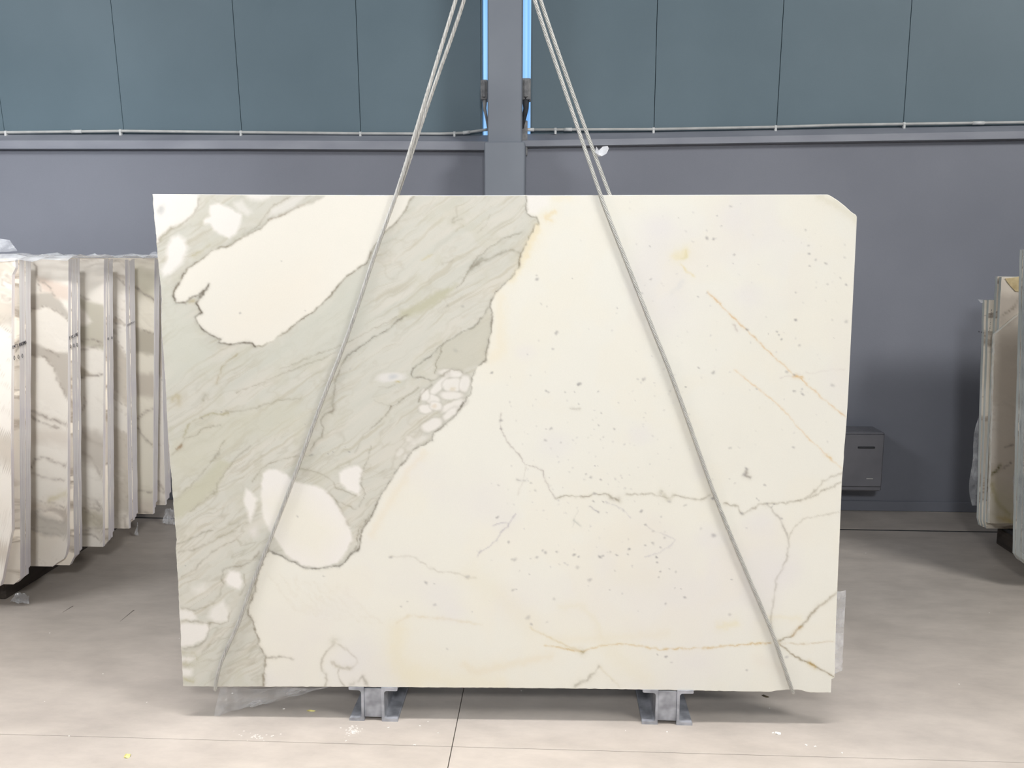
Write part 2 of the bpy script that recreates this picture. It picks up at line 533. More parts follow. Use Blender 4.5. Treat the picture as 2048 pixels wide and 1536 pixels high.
# light brackets with drooping cable on both flanks of the pillar
for k, (x0, x1, y0, y1, lab) in enumerate(((961, 975, 159, 199, 'small grey metal bracket on the left flank of the grey pillar'),
                                           (1044, 1061, 156, 199, 'grey metal bracket with hanging cable on the right flank of the pillar'))):
    Yb = 5.60
    p0 = oy(x0, y0, Yb); p1 = oy(x1, y1, Yb)
    t = empty('wall_bracket', ((p0[0] + p1[0]) / 2, Yb, p1[2]))
    tag(t, lab, 'bracket')
    hx = (p1[0] - p0[0]) / 2; hz = p0[2] - p1[2]
    b = MB(); b.box(-hx, hx, 0, .10, 0, hz, .004); b.build('housing', M['bracket'], t)
    b = MB(); b.box(-hx * .55, hx * .45, -.018, 0, hz * .1, hz * .92, .004); b.build('cover', M['bracket'], t)
    b = MB(); sgn = 1 if k == 0 else -1
    b.tube([(sgn * .004, .02, .01), (sgn * .002, .02, -.05), (sgn * .012, .03, -.10), (sgn * .02, .03, -.17)], [.022, .017, .014, .004] if k else [.016, .011, .008, .003], 8)
    b.build('cable_boot', M['dark'] if k else M['bracket'], t, True)
    if k:
        b = MB(); b.box(-.026, .008, .03, .06, -.33, -.12, .003); b.build('cable_duct', M['bracket'], t)

# electrical conduits lying along the ledge


def conduit(pts, clips, sleeves, label):
    P = [Vector(oy(x, y, YU - .03)) for x, y in pts]
    c = P[0].copy()
    t = empty('electrical_conduit', c); tag(t, label, 'conduit')
    b = MB(); b.tube([p - c for p in P], .0088, 10); b.build('pipe', M['conduit'], t, True)
    def at(px):
        for (a, ay), (bx, by) in zip(pts[:-1], pts[1:]):
            if a <= px <= bx:
                return ay + (by - ay) * (px - a) / (bx - a)
        return pts[-1][1]
    for x in clips:
        p = Vector(oy(x, at(x), YU - .03)) - c
        b = MB(); b.box(p.x - .007, p.x + .007, p.y - .0115, p.y + .0115, p.z - .03, p.z - .006, .002)
        b.tube([p + Vector((-.007, 0, 0)), p + Vector((.007, 0, 0))], .0115, 10)
        b.build('clip', M['sleeve'], t)
    for x0, x1 in sleeves:
        p = Vector(oy(x0, at(x0), YU - .03)) - c; q = Vector(oy(x1, at(x1), YU - .03)) - c
        b = MB(); b.tube([p, q], .0112, 10); b.build('sleeve', M['sleeve'], t, True)


conduit([(-900, 268), (0, 265), (120, 263.5), (250, 262), (480, 264.5), (720, 267), (880, 267.5), (925, 266), (950, 262.5), (990, 257)],
        [12, 241, 482, 721, 909], [(143, 163), (926, 940)], 'pale plastic conduit running along the ledge left of the grey pillar')
conduit([(1030, 259.5), (1150, 259), (1310, 258.5), (1550, 254), (1680, 250), (1810, 248), (2048, 244.5), (2800, 236)],
        [1111, 1307, 1551, 1808], [(1046, 1068), (1128, 1144), (1945, 1968)], 'pale plastic conduit running along the ledge right of the grey pillar')

# skirting
b = MB(); zt = oy(1850, 1004, YW - .012)[2]
b.box(XL, XR, YW - .012, YW, 0, max(.02, zt), .003); o = b.build('baseboard_back', M['lower']); tag(o, kind='structure')

# heater / fan-coil cabinet low on the wall
Yh = 5.46
p0 = oy(1560, 863, Yh); p1 = oy(1763, 983, Yh)
hw = (p1[0] - p0[0]) / 2; hh = p0[2] - p1[2]
t = empty('wall_heater', ((p0[0] + p1[0]) / 2, Yh, p1[2])); tag(t, 'grey metal fan heater cabinet mounted low on wall behind the big marble slab', 'heater')
D = YW - Yh
b = MB(); b.box(-hw, hw, .004, D, 0, hh, .008); b.build('casing', M['heater'], t)
b = MB(); b.box(-hw + .01, hw - .006, -.004, .006, .03, hh - .012, .004); b.build('front_panel', M['heater'], t)
for k in range(5):
    b = MB(); b.box(-hw + .06, hw - .06, .03 + k * .028, .042 + k * .028, hh, hh + .004); b.build('grille_slat', M['heater'], t)
b = MB(); b.box(hw - .165, hw - .06, -.008, -.003, hh - .10, hh - .088, .002); b.build('handle_slot', M['dark'], t)
b = MB(); b.box(hw - .10, hw - .06, -.007, -.003, .08, .086); b.build('badge', M['conduit'], t)

# ------------------------------------------------------------------ stone painter: veins, clasts and spots of the real slab as albedo per vertex
_rng = np.random.RandomState(3)
_LAT = _rng.rand(24, 256, 256)


def vnoise(x, y, k):
    lat = _LAT[k % 24]
    xi = np.floor(x).astype(int); yi = np.floor(y).astype(int)
    fx = x - xi; fy = y - yi
    fx = fx * fx * (3 - 2 * fx); fy = fy * fy * (3 - 2 * fy)
    x0 = xi & 255; x1 = (xi + 1) & 255; y0 = yi & 255; y1 = (yi + 1) & 255
    a = lat[y0, x0]; b_ = lat[y0, x1]; c = lat[y1, x0]; d = lat[y1, x1]
    return (a + (b_ - a) * fx) * (1 - fy) + (c + (d - c) * fx) * fy


def fbm(x, y, k, o=4, rough=.5):
    s = 0; a = 1; t = 0
    for i in range(o):
        s = s + a * vnoise(x * 2 ** i + 17.3 * i, y * 2 ** i + 9.1 * i, k + i)
        t += a; a *= rough
    return s / t - .5


class Paint:
    def __init__(s, X, Y, base):
        s.X, s.Y = X, Y
        s.C = np.zeros(X.shape + (3,)) + np.asarray(base, float)
        s.w = {}
        s.vg = 0.85

    def warped(s, amp, sc=14.0):
        k = (amp, sc)
        if k not in s.w:
            s.w[k] = (s.X + amp * 2 * fbm(s.X / sc, s.Y / sc, 1, 4, .6), s.Y + amp * 2 * fbm(s.X / sc + 50, s.Y / sc + 31, 5, 4, .6))
        return s.w[k]

    def mix(s, m, col, sel=None):
        if sel is None:
            s.C += (np.asarray(col, float) - s.C) * m[..., None]
        else:
            sub = s.C[sel]
            s.C[sel] = sub + (np.asarray(col, float) - sub) * m[..., None]

    def _dist(s, x, y, pts, closed):
        d = np.full(x.shape, 1e9)
        n = len(pts)
        par = np.zeros(x.shape)
        ins = np.zeros(x.shape, bool)
        for i in range(n if closed else n - 1):
            ax, ay = pts[i]; bx, by = pts[(i + 1) % n]
            dx, dy = bx - ax, by - ay
            l2 = dx * dx + dy * dy + 1e-9
            t = np.clip(((x - ax) * dx + (y - ay) * dy) / l2, 0, 1)
            dd = (x - ax - t * dx) ** 2 + (y - ay - t * dy) ** 2
            m = dd < d
            d = np.where(m, dd, d)
            par = np.where(m, i + t, par)
            if closed:
                c = ((ay > y) != (by > y)) & (x < (bx - ax) * (y - ay) / (by - ay + 1e-12) + ax)
                ins ^= c
        return np.sqrt(d), ins, par / max(1, n - 1)

    def _sel(s, pts, m):
        p = np.array(pts)
        return (s.X > p[:, 0].min() - m) & (s.X < p[:, 0].max() + m) & (s.Y > p[:, 1].min() - m) & (s.Y < p[:, 1].max() + m)

    def poly(s, pts, col, soft=3.0, a=1.0, warp=3.0, sc=14.0):
        wx, wy = s.warped(warp * 1.25, sc * .72)
        sel = s._sel(pts, soft * 3 + warp * 2)
        if not sel.any(): return
        d, ins, _ = s._dist(wx[sel], wy[sel], pts, True)
        sd = np.where(ins, d, -d)
        s.mix(np.clip(sd / soft * .5 + .5, 0, 1) * a, col, sel)

    def line(s, pts, w, col, a=.6, warp=3.0, sc=14.0, brk=0.5, taper=False):
        w = w * .9
        wx, wy = s.warped(warp * 1.25, sc * .72)
        sel = s._sel(pts, w * 4 + warp * 2)
        if not sel.any(): return
        d, _, par = s._dist(wx[sel], wy[sel], pts, False)
        m = np.exp(-(d / w) ** 2) * .86 + .22 * np.exp(-(d / (w * 2.6)) ** 2)
        if brk > 0:
            m = m * np.clip(1 + brk * 4 * fbm(s.X[sel] / 11, s.Y[sel] / 11, 9, 3), .0, 1.5)
        if taper:
            m = m * np.sin(np.clip(par, 0, 1) * math.pi) ** .5
        s.mix(np.clip(m * a * s.vg, 0, 1), col, sel)

    def spot(s, x, y, rx, ry, col, a=.6, ang=0.0, warp=3.0):
        wx, wy = s.warped(warp, 8.0)
        R = max(rx, ry) * 3 + 6
        sel = (np.abs(s.X - x) < R) & (np.abs(s.Y - y) < R)
        if not sel.any(): return
        dx = wx[sel] - x; dy = wy[sel] - y
        c, q = math.cos(math.radians(ang)), math.sin(math.radians(ang))
        u = (dx * c + dy * q) / rx; v_ = (-dx * q + dy * c) / ry
        m = np.exp(-(u * u + v_ * v_) ** 1.3)
        s.mix(m * a, col, sel)

    def pebble(s, x, y, rx, ry, ang, col=(243, 239, 232), a=.95, rim=(172, 167, 152)):
        wx, wy = s.warped(2.5, 14.0)
        R = max(rx, ry) * 1.6 + 8
        sel = (np.abs(s.X - x) < R) & (np.abs(s.Y - y) < R)
        if not sel.any(): return
        dx = wx[sel] - x; dy = wy[sel] - y
        c, q = math.cos(math.radians(ang)), math.sin(math.radians(ang))
        u = np.abs((dx * c + dy * q) / rx); v_ = np.abs((-dx * q + dy * c) / ry)
        r = (u ** 2.5 + v_ ** 2.5) ** .4
        k = min(rx, ry)
        if rim is not None:
            s.mix(np.exp(-((r - 1.08) * k / 1.8) ** 2) * .24, rim, sel)
        s.mix(np.clip((1 - r) * k / 5 + .5, 0, 1) * a, col, sel)


def paint_main(X, Y):
    P = Paint(X, Y, (244, 242, 232))
    WHITE = (246, 242, 231)
    # broad tone drift of the white ground
    n = fbm(X / 260, Y / 260, 2, 4)
    P.mix(np.clip(n * 1.6 + .25, 0, .55), (243, 240, 228))
    n = fbm(X / 190 + 9, Y / 190, 6, 4)
    P.mix(np.clip(n * 2 - .05, 0, .45), (236, 231, 230))
    n = fbm(X / 90 + 4, Y / 90 + 8, 12, 4)
    P.mix(np.clip(n * 1.4, 0, .2), (247, 240, 222))
    # grey matrix
    G0 = [(1053, 380), (1053, 425), (1062, 432), (1075, 436), (1079, 447), (1068, 449), (1066, 462), (1056, 482), (1050, 495), (1042, 506), (1040, 520),
          (1037, 535), (1028, 550), (1015, 561), (1003, 572), (990, 588), (983, 600), (979, 612), (984, 628), (983, 650), (977, 680), (972, 705), (970, 722),
          (958, 730), (950, 742), (945, 757), (942, 775), (940, 790), (926, 805), (912, 830), (905, 838), (890, 850), (868, 866), (866, 880), (850, 888),
          (826, 900), (810, 920), (790, 945), (775, 970), (760, 995), (745, 1030), (730, 1050), (722, 1068), (722, 1085), (715, 1100), (700, 1110),
          (690, 1122), (680, 1130), (665, 1134), (640, 1137), (615, 1136), (598, 1130), (575, 1118), (555, 1108), (538, 1100), (525, 1120), (515, 1150),
          (510, 1180), (497, 1210), (495, 1225), (507, 1245), (515, 1270), (517, 1290), (532, 1312), (528, 1335), (526, 1400), (280, 1400), (280, 370), (1053, 370)]
    P.poly(G0, (219, 217, 206), 3, 1, 3)
    # grain of the matrix: streaks rising to the right
    wx, wy = P.warped(14.0, 90.0)
    an = math.radians(-34)
    u = (wx * math.cos(an) + wy * math.sin(an)); v_ = (-wx * math.sin(an) + wy * math.cos(an))
    low = np.clip((Y - 700) / 350, 0, 1)
    d, ins, _ = P._dist(*P.warped(3.0, 14.0), G0, True)
    gm = np.where(ins, np.clip(d / 6, 0, 1), 0)
    s1 = fbm(u / 170, v_ / 13, 3, 4, .55)
    P.mix(np.clip(s1 * 2.2, 0, .6) * gm, (226, 221, 209))
    P.mix(np.clip(-s1 * 2.0, 0, .5) * gm, (210, 210, 199))
    s2 = fbm(u / 110 + 30, v_ / 6, 8, 3, .6)
    P.mix(np.clip((-s2 - .12) * 3.2, 0, .45) * gm, (194, 187, 166))
    rid = 1 - np.abs(fbm(u / 140 + 5, v_ / 30 + 3, 14, 4, .6)) * 26
    P.mix(np.clip(rid, 0, 1) * .20 * gm * (0.4 + low), (166, 158, 138))
    rid = 1 - np.abs(fbm(u / 90 + 15, v_ / 40 + 13, 17, 4, .6) + .05) * 22
    P.mix(np.clip(rid, 0, 1) * .13 * gm, (178, 168, 146))
    n = fbm(X / 40, Y / 40, 19, 4, .6)
    P.mix(np.clip(-n * 2.0 - .1, 0, .35) * gm, (209, 206, 188))
    # olive zones
    P.poly([(352, 1040), (380, 1023), (432, 981), (435, 967), (460, 928), (441, 915), (404, 955), (347, 1000), (330, 1030)], (206, 204, 182), 6, .8, 6)
    P.poly([(340, 905), (380, 850), (430, 828), (520, 813), (600, 800), (600, 860), (500, 880), (400, 940), (340, 985)], (215, 213, 195), 16, .55, 8)
    P.poly([(799, 624), (836, 607), (859, 594), (872, 583), (896, 576), (914, 568), (898, 588), (877, 606), (851, 622), (825, 632), (802, 640)], (199, 196, 172), 5, .85, 4)
    P.poly([(976, 615), (966, 633), (945, 654), (911, 672), (888, 688), (867, 708), (870, 745), (900, 738), (925, 742), (958, 730), (970, 722), (983, 650)], (210, 207, 192), 4, .75, 2)
    P.poly([(600, 560), (740, 530), (735, 640), (640, 700), (560, 740), (460, 730), (520, 700), (590, 660)], (215, 216, 204), 25, .6, 8)
    P.poly([(320, 560), (345, 600), (385, 640), (420, 690), (420, 740), (330, 760)], (219, 220, 207), 20, .6, 8)
    # white clasts
    W1 = [(828, 388), (819, 405), (805, 430), (785, 452), (768, 466), (755, 482), (742, 505), (733, 526), (710, 542), (688, 557), (668, 582), (649, 604),
          (627, 624), (602, 638), (585, 654), (566, 667), (545, 683), (524, 693), (509, 693), (502, 686), (490, 684), (477, 687), (457, 689), (438, 685),
          (441, 678), (425, 671), (407, 662), (394, 646), (390, 633), (403, 624), (393, 607), (405, 589), (416, 570), (410, 580), (394, 591), (381, 597),
          (371, 606), (350, 604), (346, 592), (349, 580), (368, 547), (376, 537), (399, 521), (431, 498), (462, 490), (485, 474), (519, 458), (540, 438),
          (566, 430), (597, 414), (628, 406), (655, 388)]
    P.poly(W1, WHITE, 3, 1, 2.2)
    P.poly([(450, 640), (520, 560), (640, 520), (640, 600), (540, 670), (470, 680)], (249, 242, 228), 30, .5, 6)
    for pts, a, soft in (
            ([(300, 380), (397, 385), (398, 412), (385, 432), (365, 448), (340, 455), (320, 475), (314, 487), (300, 470)], .95, 4),
            ([(420, 412), (436, 407), (457, 414), (483, 430), (478, 456), (470, 469), (459, 477), (441, 470), (428, 461), (420, 448), (407, 449), (407, 440), (419, 432)], 1, 3.5),
            ([(355, 468), (371, 479), (374, 500), (364, 526), (341, 547), (326, 553), (323, 540), (334, 516), (334, 495), (342, 477)], 1, 5),
            ([(483, 385), (562, 385), (525, 402), (500, 400)], .85, 5),
            ([(467, 404), (483, 402), (503, 424), (496, 431), (477, 425)], .6, 5),
            ([(545, 416), (582, 396), (613, 388), (590, 415), (561, 427), (537, 436)], .55, 5),
            ([(526, 946), (540, 938), (554, 939), (570, 946), (582, 959), (603, 966), (638, 974), (657, 986), (673, 1010), (690, 1035), (701, 1060), (704, 1080), (694, 1101),
              (677, 1124), (657, 1134), (633, 1136), (604, 1131), (574, 1111), (555, 1083), (540, 1062), (526, 1033), (522, 986)], 1, 3),
            ([(694, 934), (718, 931), (725, 939), (720, 958), (719, 991), (699, 981), (680, 965), (680, 946)], 1, 3.5),
            ([(493, 977), (503, 984), (514, 998), (509, 1023), (500, 1043), (493, 1023), (486, 998)], .95, 4),
            ([(460, 1143), (477, 1145), (486, 1163), (479, 1178), (457, 1172), (449, 1158)], 1, 3.5),
            ([(350, 1217), (385, 1222), (396, 1240), (350, 1240)], .8, 4),
            ([(350, 1246), (412, 1246), (420, 1256), (410, 1277), (385, 1291), (350, 1294)], .9, 4),
            ([(425, 1215), (445, 1200), (462, 1225), (455, 1243), (430, 1247), (416, 1232)], .75, 6),
            ([(350, 1312), (390, 1317), (376, 1323), (350, 1324)], .9, 5),
            ([(350, 1333), (384, 1338), (382, 1352), (350, 1352)], .9, 5),
            ([(382, 1175), (410, 1168), (418, 1180), (395, 1190)], .5, 7),
            ([(1055, 380), (1100, 380), (1098, 412), (1080, 420), (1070, 430), (1056, 424)], .8, 5)):
        P.poly(pts, (247, 243, 237), soft, a, 2.5)
    P.poly([(526, 1000), (600, 980), (680, 1060), (640, 1125), (570, 1090)], (245, 241, 224), 25, .6, 4)
    P.spot(322, 420, 7, 10, (178, 180, 180), .5, 20)
    P.spot(508, 1064, 9, 12, (240, 234, 230), .55)
    # pebble rubble by the boundary
    for q in ((903, 747, 26, 8, 8), (878, 772, 26, 8, -48), (906, 770, 20, 14, -8), (930, 768, 10, 17, 12), (903, 791, 24, 8, 3), (906, 812, 26, 9, -22),
              (866, 800, 14, 10, 25), (850, 790, 9, 12, 10), (852, 818, 14, 9, -10), (872, 812, 12, 8, 10), (900, 828, 18, 7, -35), (864, 850, 22, 11, -22),
              (818, 878, 9, 6, 10), (822, 893, 12, 7, -35), (838, 880, 20, 6, -22), (800, 905, 10, 6, -40), (812, 915, 9, 5, -50)):
        P.pebble(*q, a=.9 if q[1] < 870 else .45, rim=(160, 155, 142) if q[1] < 870 else (196, 190, 176))
    P.pebble(783, 755, 28, 9, -4, (238, 235, 232), .7, None)
    P.spot(786, 753, 9, 5, (196, 200, 204), .6, -15)
    P.spot(796, 763, 5, 2, (196, 176, 110), .5)
    P.spot(905, 778, 6, 4, (222, 208, 180), .5)
    P.spot(868, 812, 6, 4, (226, 208, 184), .5)
    V = (128, 122, 110)
    V2 = (150, 142, 126)
    V3 = (168, 160, 142)
    OL = (168, 158, 124)
    # matrix / white contact, darkest vein
    P.line(G0[:12], 1.5, V, .55, 3)
    P.line(G0[8:24], 1.6, (126, 120, 110), .62, 3)
    P.line(G0[16:30], 1.2, V, .4, 3)
    P.line(G0[28:34], 1.6, V, .6, 3)
    P.line(G0[33:45], 1.6, V, .75, 3)
    P.line([(x - 7, y + 3) for x, y in G0[40:46]], 1.3, V2, .55, 5)
    P.line(G0[44:56], 1.7, (130, 126, 116), .7, 3)
    P.line(G0[54:66], 2.2, V2, .7, 4)
    P.line(W1[0:9], 1.5, V2, .6, 2.2)
    P.line(W1[6:16], 1.5, V2, .75, 2.2)
    P.line(W1[14:20], 1.2, V3, .6, 2.2)
    P.line(W1[18:31], 1.7, V, .85, 2.2)
    P.line(W1[29:41], 1.9, (120, 112, 100), .8, 2.6)
    P.line(W1[38:50], 1.7, V2, .65, 2.6)
    P.line([(418, 566), (412, 578), (402, 588), (396, 598)], 1.6, V, .7, 4)
    P.spot(384, 602, 8, 4, (190, 176, 140), .6, -10)
    for pts, w, c, a in (
            ([(690, 719), (706, 703), (739, 680), (781, 656), (799, 640), (815, 630)], 1.7, V, .75),
            ([(560, 740), (640, 706), (690, 688), (755, 654), (794, 633)], 1.3, V3, .6),
            ([(914, 576), (932, 555), (950, 521), (982, 492), (1010, 477), (1042, 464)], 1.4, V2, .6),
            ([(936, 545), (946, 532), (970, 520), (997, 508), (1026, 500), (1042, 505)], 3.0, V2, .55),
            ([(940, 540), (955, 524), (965, 516)], 4.0, (150, 146, 130), .6),
            ([(976, 615), (966, 633), (945, 654), (911, 672), (888, 688), (867, 708), (844, 724), (825, 737), (822, 748), (828, 755), (846, 755), (861, 762)], 1.6, V, .7),
            ([(888, 685), (882, 705), (874, 722), (870, 745)], 1.3, V2, .6),
            ([(861, 762), (880, 752), (903, 738), (926, 743)], 2.0, V2, .7),
            ([(690, 719), (680, 735), (672, 755), (667, 790), (664, 808), (666, 820), (650, 829), (642, 841), (646, 855), (643, 874), (631, 885), (622, 902)], 1.8, V2, .7),
            ([(664, 800), (668, 815), (664, 824)], 4, V2, .5),
            ([(474, 785), (509, 770), (544, 756), (580, 742), (629, 722), (670, 706)], 1.4, V3, .6),
            ([(451, 824), (486, 822), (521, 813), (556, 801), (603, 797)], 2.2, V3, .6),
            ([(366, 874), (378, 850), (401, 834), (427, 827), (455, 828)], 2.4, OL, .65),
            ([(340, 911), (359, 895), (369, 878), (390, 871), (408, 855), (440, 850)], 1.7, V3, .65),
            ([(356, 898), (362, 892)], 3, (150, 120, 90), .6),
            ([(347, 1002), (380, 974), (404, 946), (427, 918), (440, 900), (450, 880)], 1.5, V3, .6),
            ([(382, 1022), (410, 1000), (432, 981), (434, 967), (460, 930), (474, 913), (502, 890)], 1.8, V3, .65),
            ([(440, 905), (428, 915)], 3, V2, .5),
            ([(505, 965), (511, 955), (521, 939), (540, 927), (568, 918), (591, 912), (625, 912)], 1.6, V3, .65),
            ([(598, 939), (624, 941), (661, 958), (671, 974), (694, 984), (713, 993)], 2.0, V3, .6),
            ([(657, 986), (674, 1002), (686, 1030), (697, 1050)], 3.0, V3, .5),
            ([(671, 1000), (690, 1008), (712, 1018)], 1.8, V3, .6),
            ([(743, 854), (762, 840), (778, 825), (781, 812)], 1.5, V2, .8),
            ([(838, 776), (825, 786), (810, 795), (791, 809), (781, 814)], 1.5, V2, .7),
            ([(838, 803), (842, 788), (850, 780), (864, 768)], 1.6, V2, .7),
            ([(749, 799), (758, 808), (780, 812)], 1.3, V3, .55),
            ([(757, 774), (773, 775), (790, 768)], 1.3, V3, .55),
            ([(742, 893), (735, 920), (723, 947), (722, 970), (729, 990), (718, 1015)], 1.4, V2, .6),
            ([(710, 905), (728, 868), (742, 856)], 1.2, V3, .5),
            ([(433, 763), (444, 735), (459, 719), (475, 708)], 2.0, (170, 156, 124), .6),
            ([(433, 765), (436, 757)], 3.5, (160, 136, 90), .5),
            ([(346, 800), (356, 790), (360, 808)], 6, (186, 170, 130), .45), ([(405, 800), (410, 790)], 4, V3, .6),
            ([(320, 480), (335, 462), (360, 452)], 4, (196, 190, 170), .6),
            ([(313, 488), (322, 476), (340, 460), (365, 448), (385, 432), (397, 412), (398, 396)], 2.2, V3, .6),
            ([(385, 512), (398, 505), (420, 490)], 3, (186, 176, 140), .6),
            ([(460, 488), (485, 473), (515, 452), (530, 432), (548, 410), (580, 395)], 1.8, V3, .6),
            ([(540, 440), (566, 428), (597, 412), (640, 396)], 2.2, (204, 194, 180), .6),
            ([(905, 440), (915, 432), (912, 415)], 2.2, V3, .5), ([(905, 445), (925, 437)], 2, V3, .5), ([(910, 462), (925, 450)], 1.6, OL, .5),
            ([(955, 465), (975, 448), (980, 430)], 1.3, V3, .5), ([(845, 520), (862, 510)], 2, (200, 182, 120), .5),
            ([(884, 528), (905, 520)], 2, V3, .45), ([(822, 400), (828, 392)], 1.6, V3, .6),
            ([(357, 1104), (389, 1099), (415, 1088), (438, 1075), (470, 1060)], 2.4, V3, .6),
            ([(350, 1090), (380, 1078), (410, 1062), (425, 1060)], 2.0, V2, .55),
            ([(364, 1153), (390, 1138), (410, 1115), (433, 1099), (470, 1080)], 1.8, V3, .55),
            ([(447, 1168), (443, 1155), (446, 1143), (455, 1136), (486, 1133), (505, 1120), (518, 1104)], 2.0, V2, .6),
            ([(487, 1150), (492, 1170), (480, 1190)], 1.8, V3, .6), ([(445, 1172), (440, 1190), (425, 1205)], 2, V3, .5),
            ([(362, 1216), (390, 1222), (410, 1215), (425, 1205)], 2.0, V3, .6),
            ([(362, 1241), (389, 1242), (418, 1247), (440, 1248), (455, 1243), (463, 1223)], 1.8, V3, .65),
            ([(420, 1248), (412, 1278), (396, 1292), (367, 1297)], 2.2, V2, .6),
            ([(475, 1240), (450, 1265), (420, 1290), (403, 1307)], 1.8, V3, .5),
            ([(366, 1304), (390, 1306), (395, 1318)], 3, (196, 190, 166), .6), ([(366, 1328), (385, 1330)], 3, (196, 190, 160), .6), ([(367, 1356), (385, 1362)], 3.5, (190, 182, 140), .6),
            ([(533, 1316), (548, 1315), (567, 1314), (587, 1319)], 2.0, V2, .65), ([(530, 1320), (527, 1340), (526, 1376)], 2.0, V3, .65),
            ([(670, 1280), (668, 1284)], 6, (168, 164, 142), .7),
            ([(668, 1288), (650, 1308), (643, 1318), (643, 1335), (650, 1348), (654, 1362), (648, 1376)], 2.6, V3, .65),
            ([(672, 1285), (692, 1297), (713, 1319), (715, 1326), (699, 1337), (679, 1333), (662, 1324)], 2.4, (178, 168, 148), .6),
            ([(672, 1331), (688, 1338), (700, 1336)], 3.5, (176, 168, 138), .6),
            ([(679, 1336), (674, 1350), (682, 1362), (690, 1374)], 1.8, V3, .55),
            ([(702, 1368), (715, 1362), (726, 1352), (733, 1368)], 3.0, V2, .65),
            # white field veins
            ([(1001, 828), (1001, 841), (1002, 859), (1015, 885), (1039, 911), (1049, 927), (1065, 932), (1086, 942), (1090, 960), (1101, 981), (1113, 998)], 1.4, (186, 178, 170), .75),
            ([(1113, 998), (1133, 990), (1169, 994), (1190, 987), (1213, 989), (1224, 997), (1239, 1001)], 1.7, V3, .8),
            ([(1252, 989), (1286, 989), (1305, 987), (1325, 992), (1338, 997), (1349, 989), (1370, 997), (1403, 1000), (1419, 988)], 1.8, V3, .7),
            ([(1222, 996), (1230, 999), (1238, 998)], 4.0, V3, .7), ([(1320, 984), (1330, 994), (1340, 1000), (1348, 990)], 4.0, (176, 170, 148), .6),
            ([(1449, 1007), (1476, 1012), (1484, 1029), (1503, 1019), (1520, 1009), (1550, 1007), (1588, 1003), (1611, 998), (1635, 988), (1655, 978), (1684, 965)], 1.9, V3, .75),
            ([(1611, 995), (1635, 978), (1645, 961), (1684, 948)], 1.8, V3, .7),
            ([(1533, 1009), (1560, 1036), (1574, 1070), (1577, 1088), (1576, 1110), (1564, 1140), (1552, 1161), (1549, 1191), (1542, 1232), (1545, 1262)], 2.2, (182, 176, 164), .75),
            ([(1577, 1080), (1588, 1056), (1604, 1039), (1640, 1032), (1678, 1025)], 1.4, V3, .45),
            ([(1554, 1284), (1581, 1272), (1604, 1252), (1625, 1225), (1638, 1210), (1655, 1201), (1674, 1186)], 2.4, (160, 148, 124), .8),
            ([(1557, 1286), (1591, 1313), (1625, 1330), (1668, 1353)], 1.9, (150, 136, 108), .85),
            ([(1619, 1327), (1630, 1334)], 3.2, (200, 160, 80), .5),
            ([(1602, 1254), (1584, 1270)], 2.6, (190, 150, 90), .5),
            ([(1540, 1285), (1420, 1295), (1318, 1299), (1268, 1289), (1215, 1289), (1162, 1303), (1120, 1295), (1091, 1292)], 1.5, (214, 184, 128), .8),
            ([(1560, 1287), (1620, 1287), (1668, 1282)], 1.5, (208, 190, 160), .6),
            ([(1059, 1255), (1096, 1274), (1128, 1289), (1162, 1303)], 2.0, (218, 200, 160), .65),
            ([(1163, 1303), (1165, 1304)], 4, (130, 110, 60), .8),
            ([(1031, 1028), (1023, 1036), (1015, 1052), (1001, 1065), (995, 1080), (974, 1096), (963, 1101), (956, 1112)], 1.4, (172, 166, 176), .7),
            ([(985, 1050), (1005, 1047), (1016, 1044)], 1.3, (176, 170, 178), .55),
            ([(1035, 990), (1048, 961), (1052, 930)], 1.2, (206, 198, 188), .5), ([(1034, 959), (1052, 961)], 2.2, (176, 172, 168), .65),
            ([(780, 1113), (825, 1113), (859, 1136), (880, 1144), (906, 1144), (935, 1155), (950, 1154)], 2.0, (200, 194, 180), .6),
            ([(793, 1245), (820, 1231), (885, 1237), (965, 1250)], 3.0, (226, 212, 184), .5),
            ([(1415, 583), (1452, 622), (1494, 661), (1550, 714), (1586, 748), (1603, 759), (1642, 795), (1692, 834)], 1.7, (226, 192, 146), .85),
            ([(1586, 752), (1604, 754)], 2.2, (214, 164, 96), .7),
            ([(1362, 530), (1375, 545), (1386, 552)], 2, (232, 214, 160), .6),
            ([(1469, 740), (1516, 776), (1560, 812), (1620, 880), (1684, 938)], 1.6, (232, 204, 166), .7),
            ([(1652, 911), (1662, 918)], 2.6, (224, 188, 130), .7),
            ([(1560, 756), (1600, 748), (1650, 742), (1690, 738)], 1.5, (224, 216, 208), .6),
            ([(1197, 1334), (1190, 1345), (1183, 1350), (1178, 1360), (1160, 1366), (1149, 1374)], 3.2, (178, 172, 156), .7),
            ([(1200, 1335), (1225, 1360), (1240, 1374)], 3, (222, 212, 186), .5),
            ([(1290, 1115), (1320, 1105), (1345, 1088), (1352, 1080), (1310, 1062), (1290, 1050)], 1.2, (196, 192, 196), .5),
            ([(1145, 1055), (1146, 1038), (1155, 1020)], 1.4, (204, 202, 194), .5), ([(1146, 1040), (1163, 1054)], 1.8, (190, 192, 184), .6),
            ([(1180, 1012), (1196, 1025)], 1.8, (176, 172, 176), .7), ([(1210, 1004), (1240, 1016), (1262, 1035)], 1.2, (190, 186, 190), .5),
            ([(1142, 816), (1160, 819)], 2.2, (190, 184, 172), .6), ([(1500, 954), (1490, 950), (1494, 942)], 3.2, (150, 142, 134), .7),
            ([(1468, 650), (1472, 662)], 2.4, (186, 172, 164), .7), ([(1345, 585), (1360, 570), (1366, 562)], 5, (226, 226, 224), .6)):
        P.line(pts, w * .9, c, a * .72, 3.2)
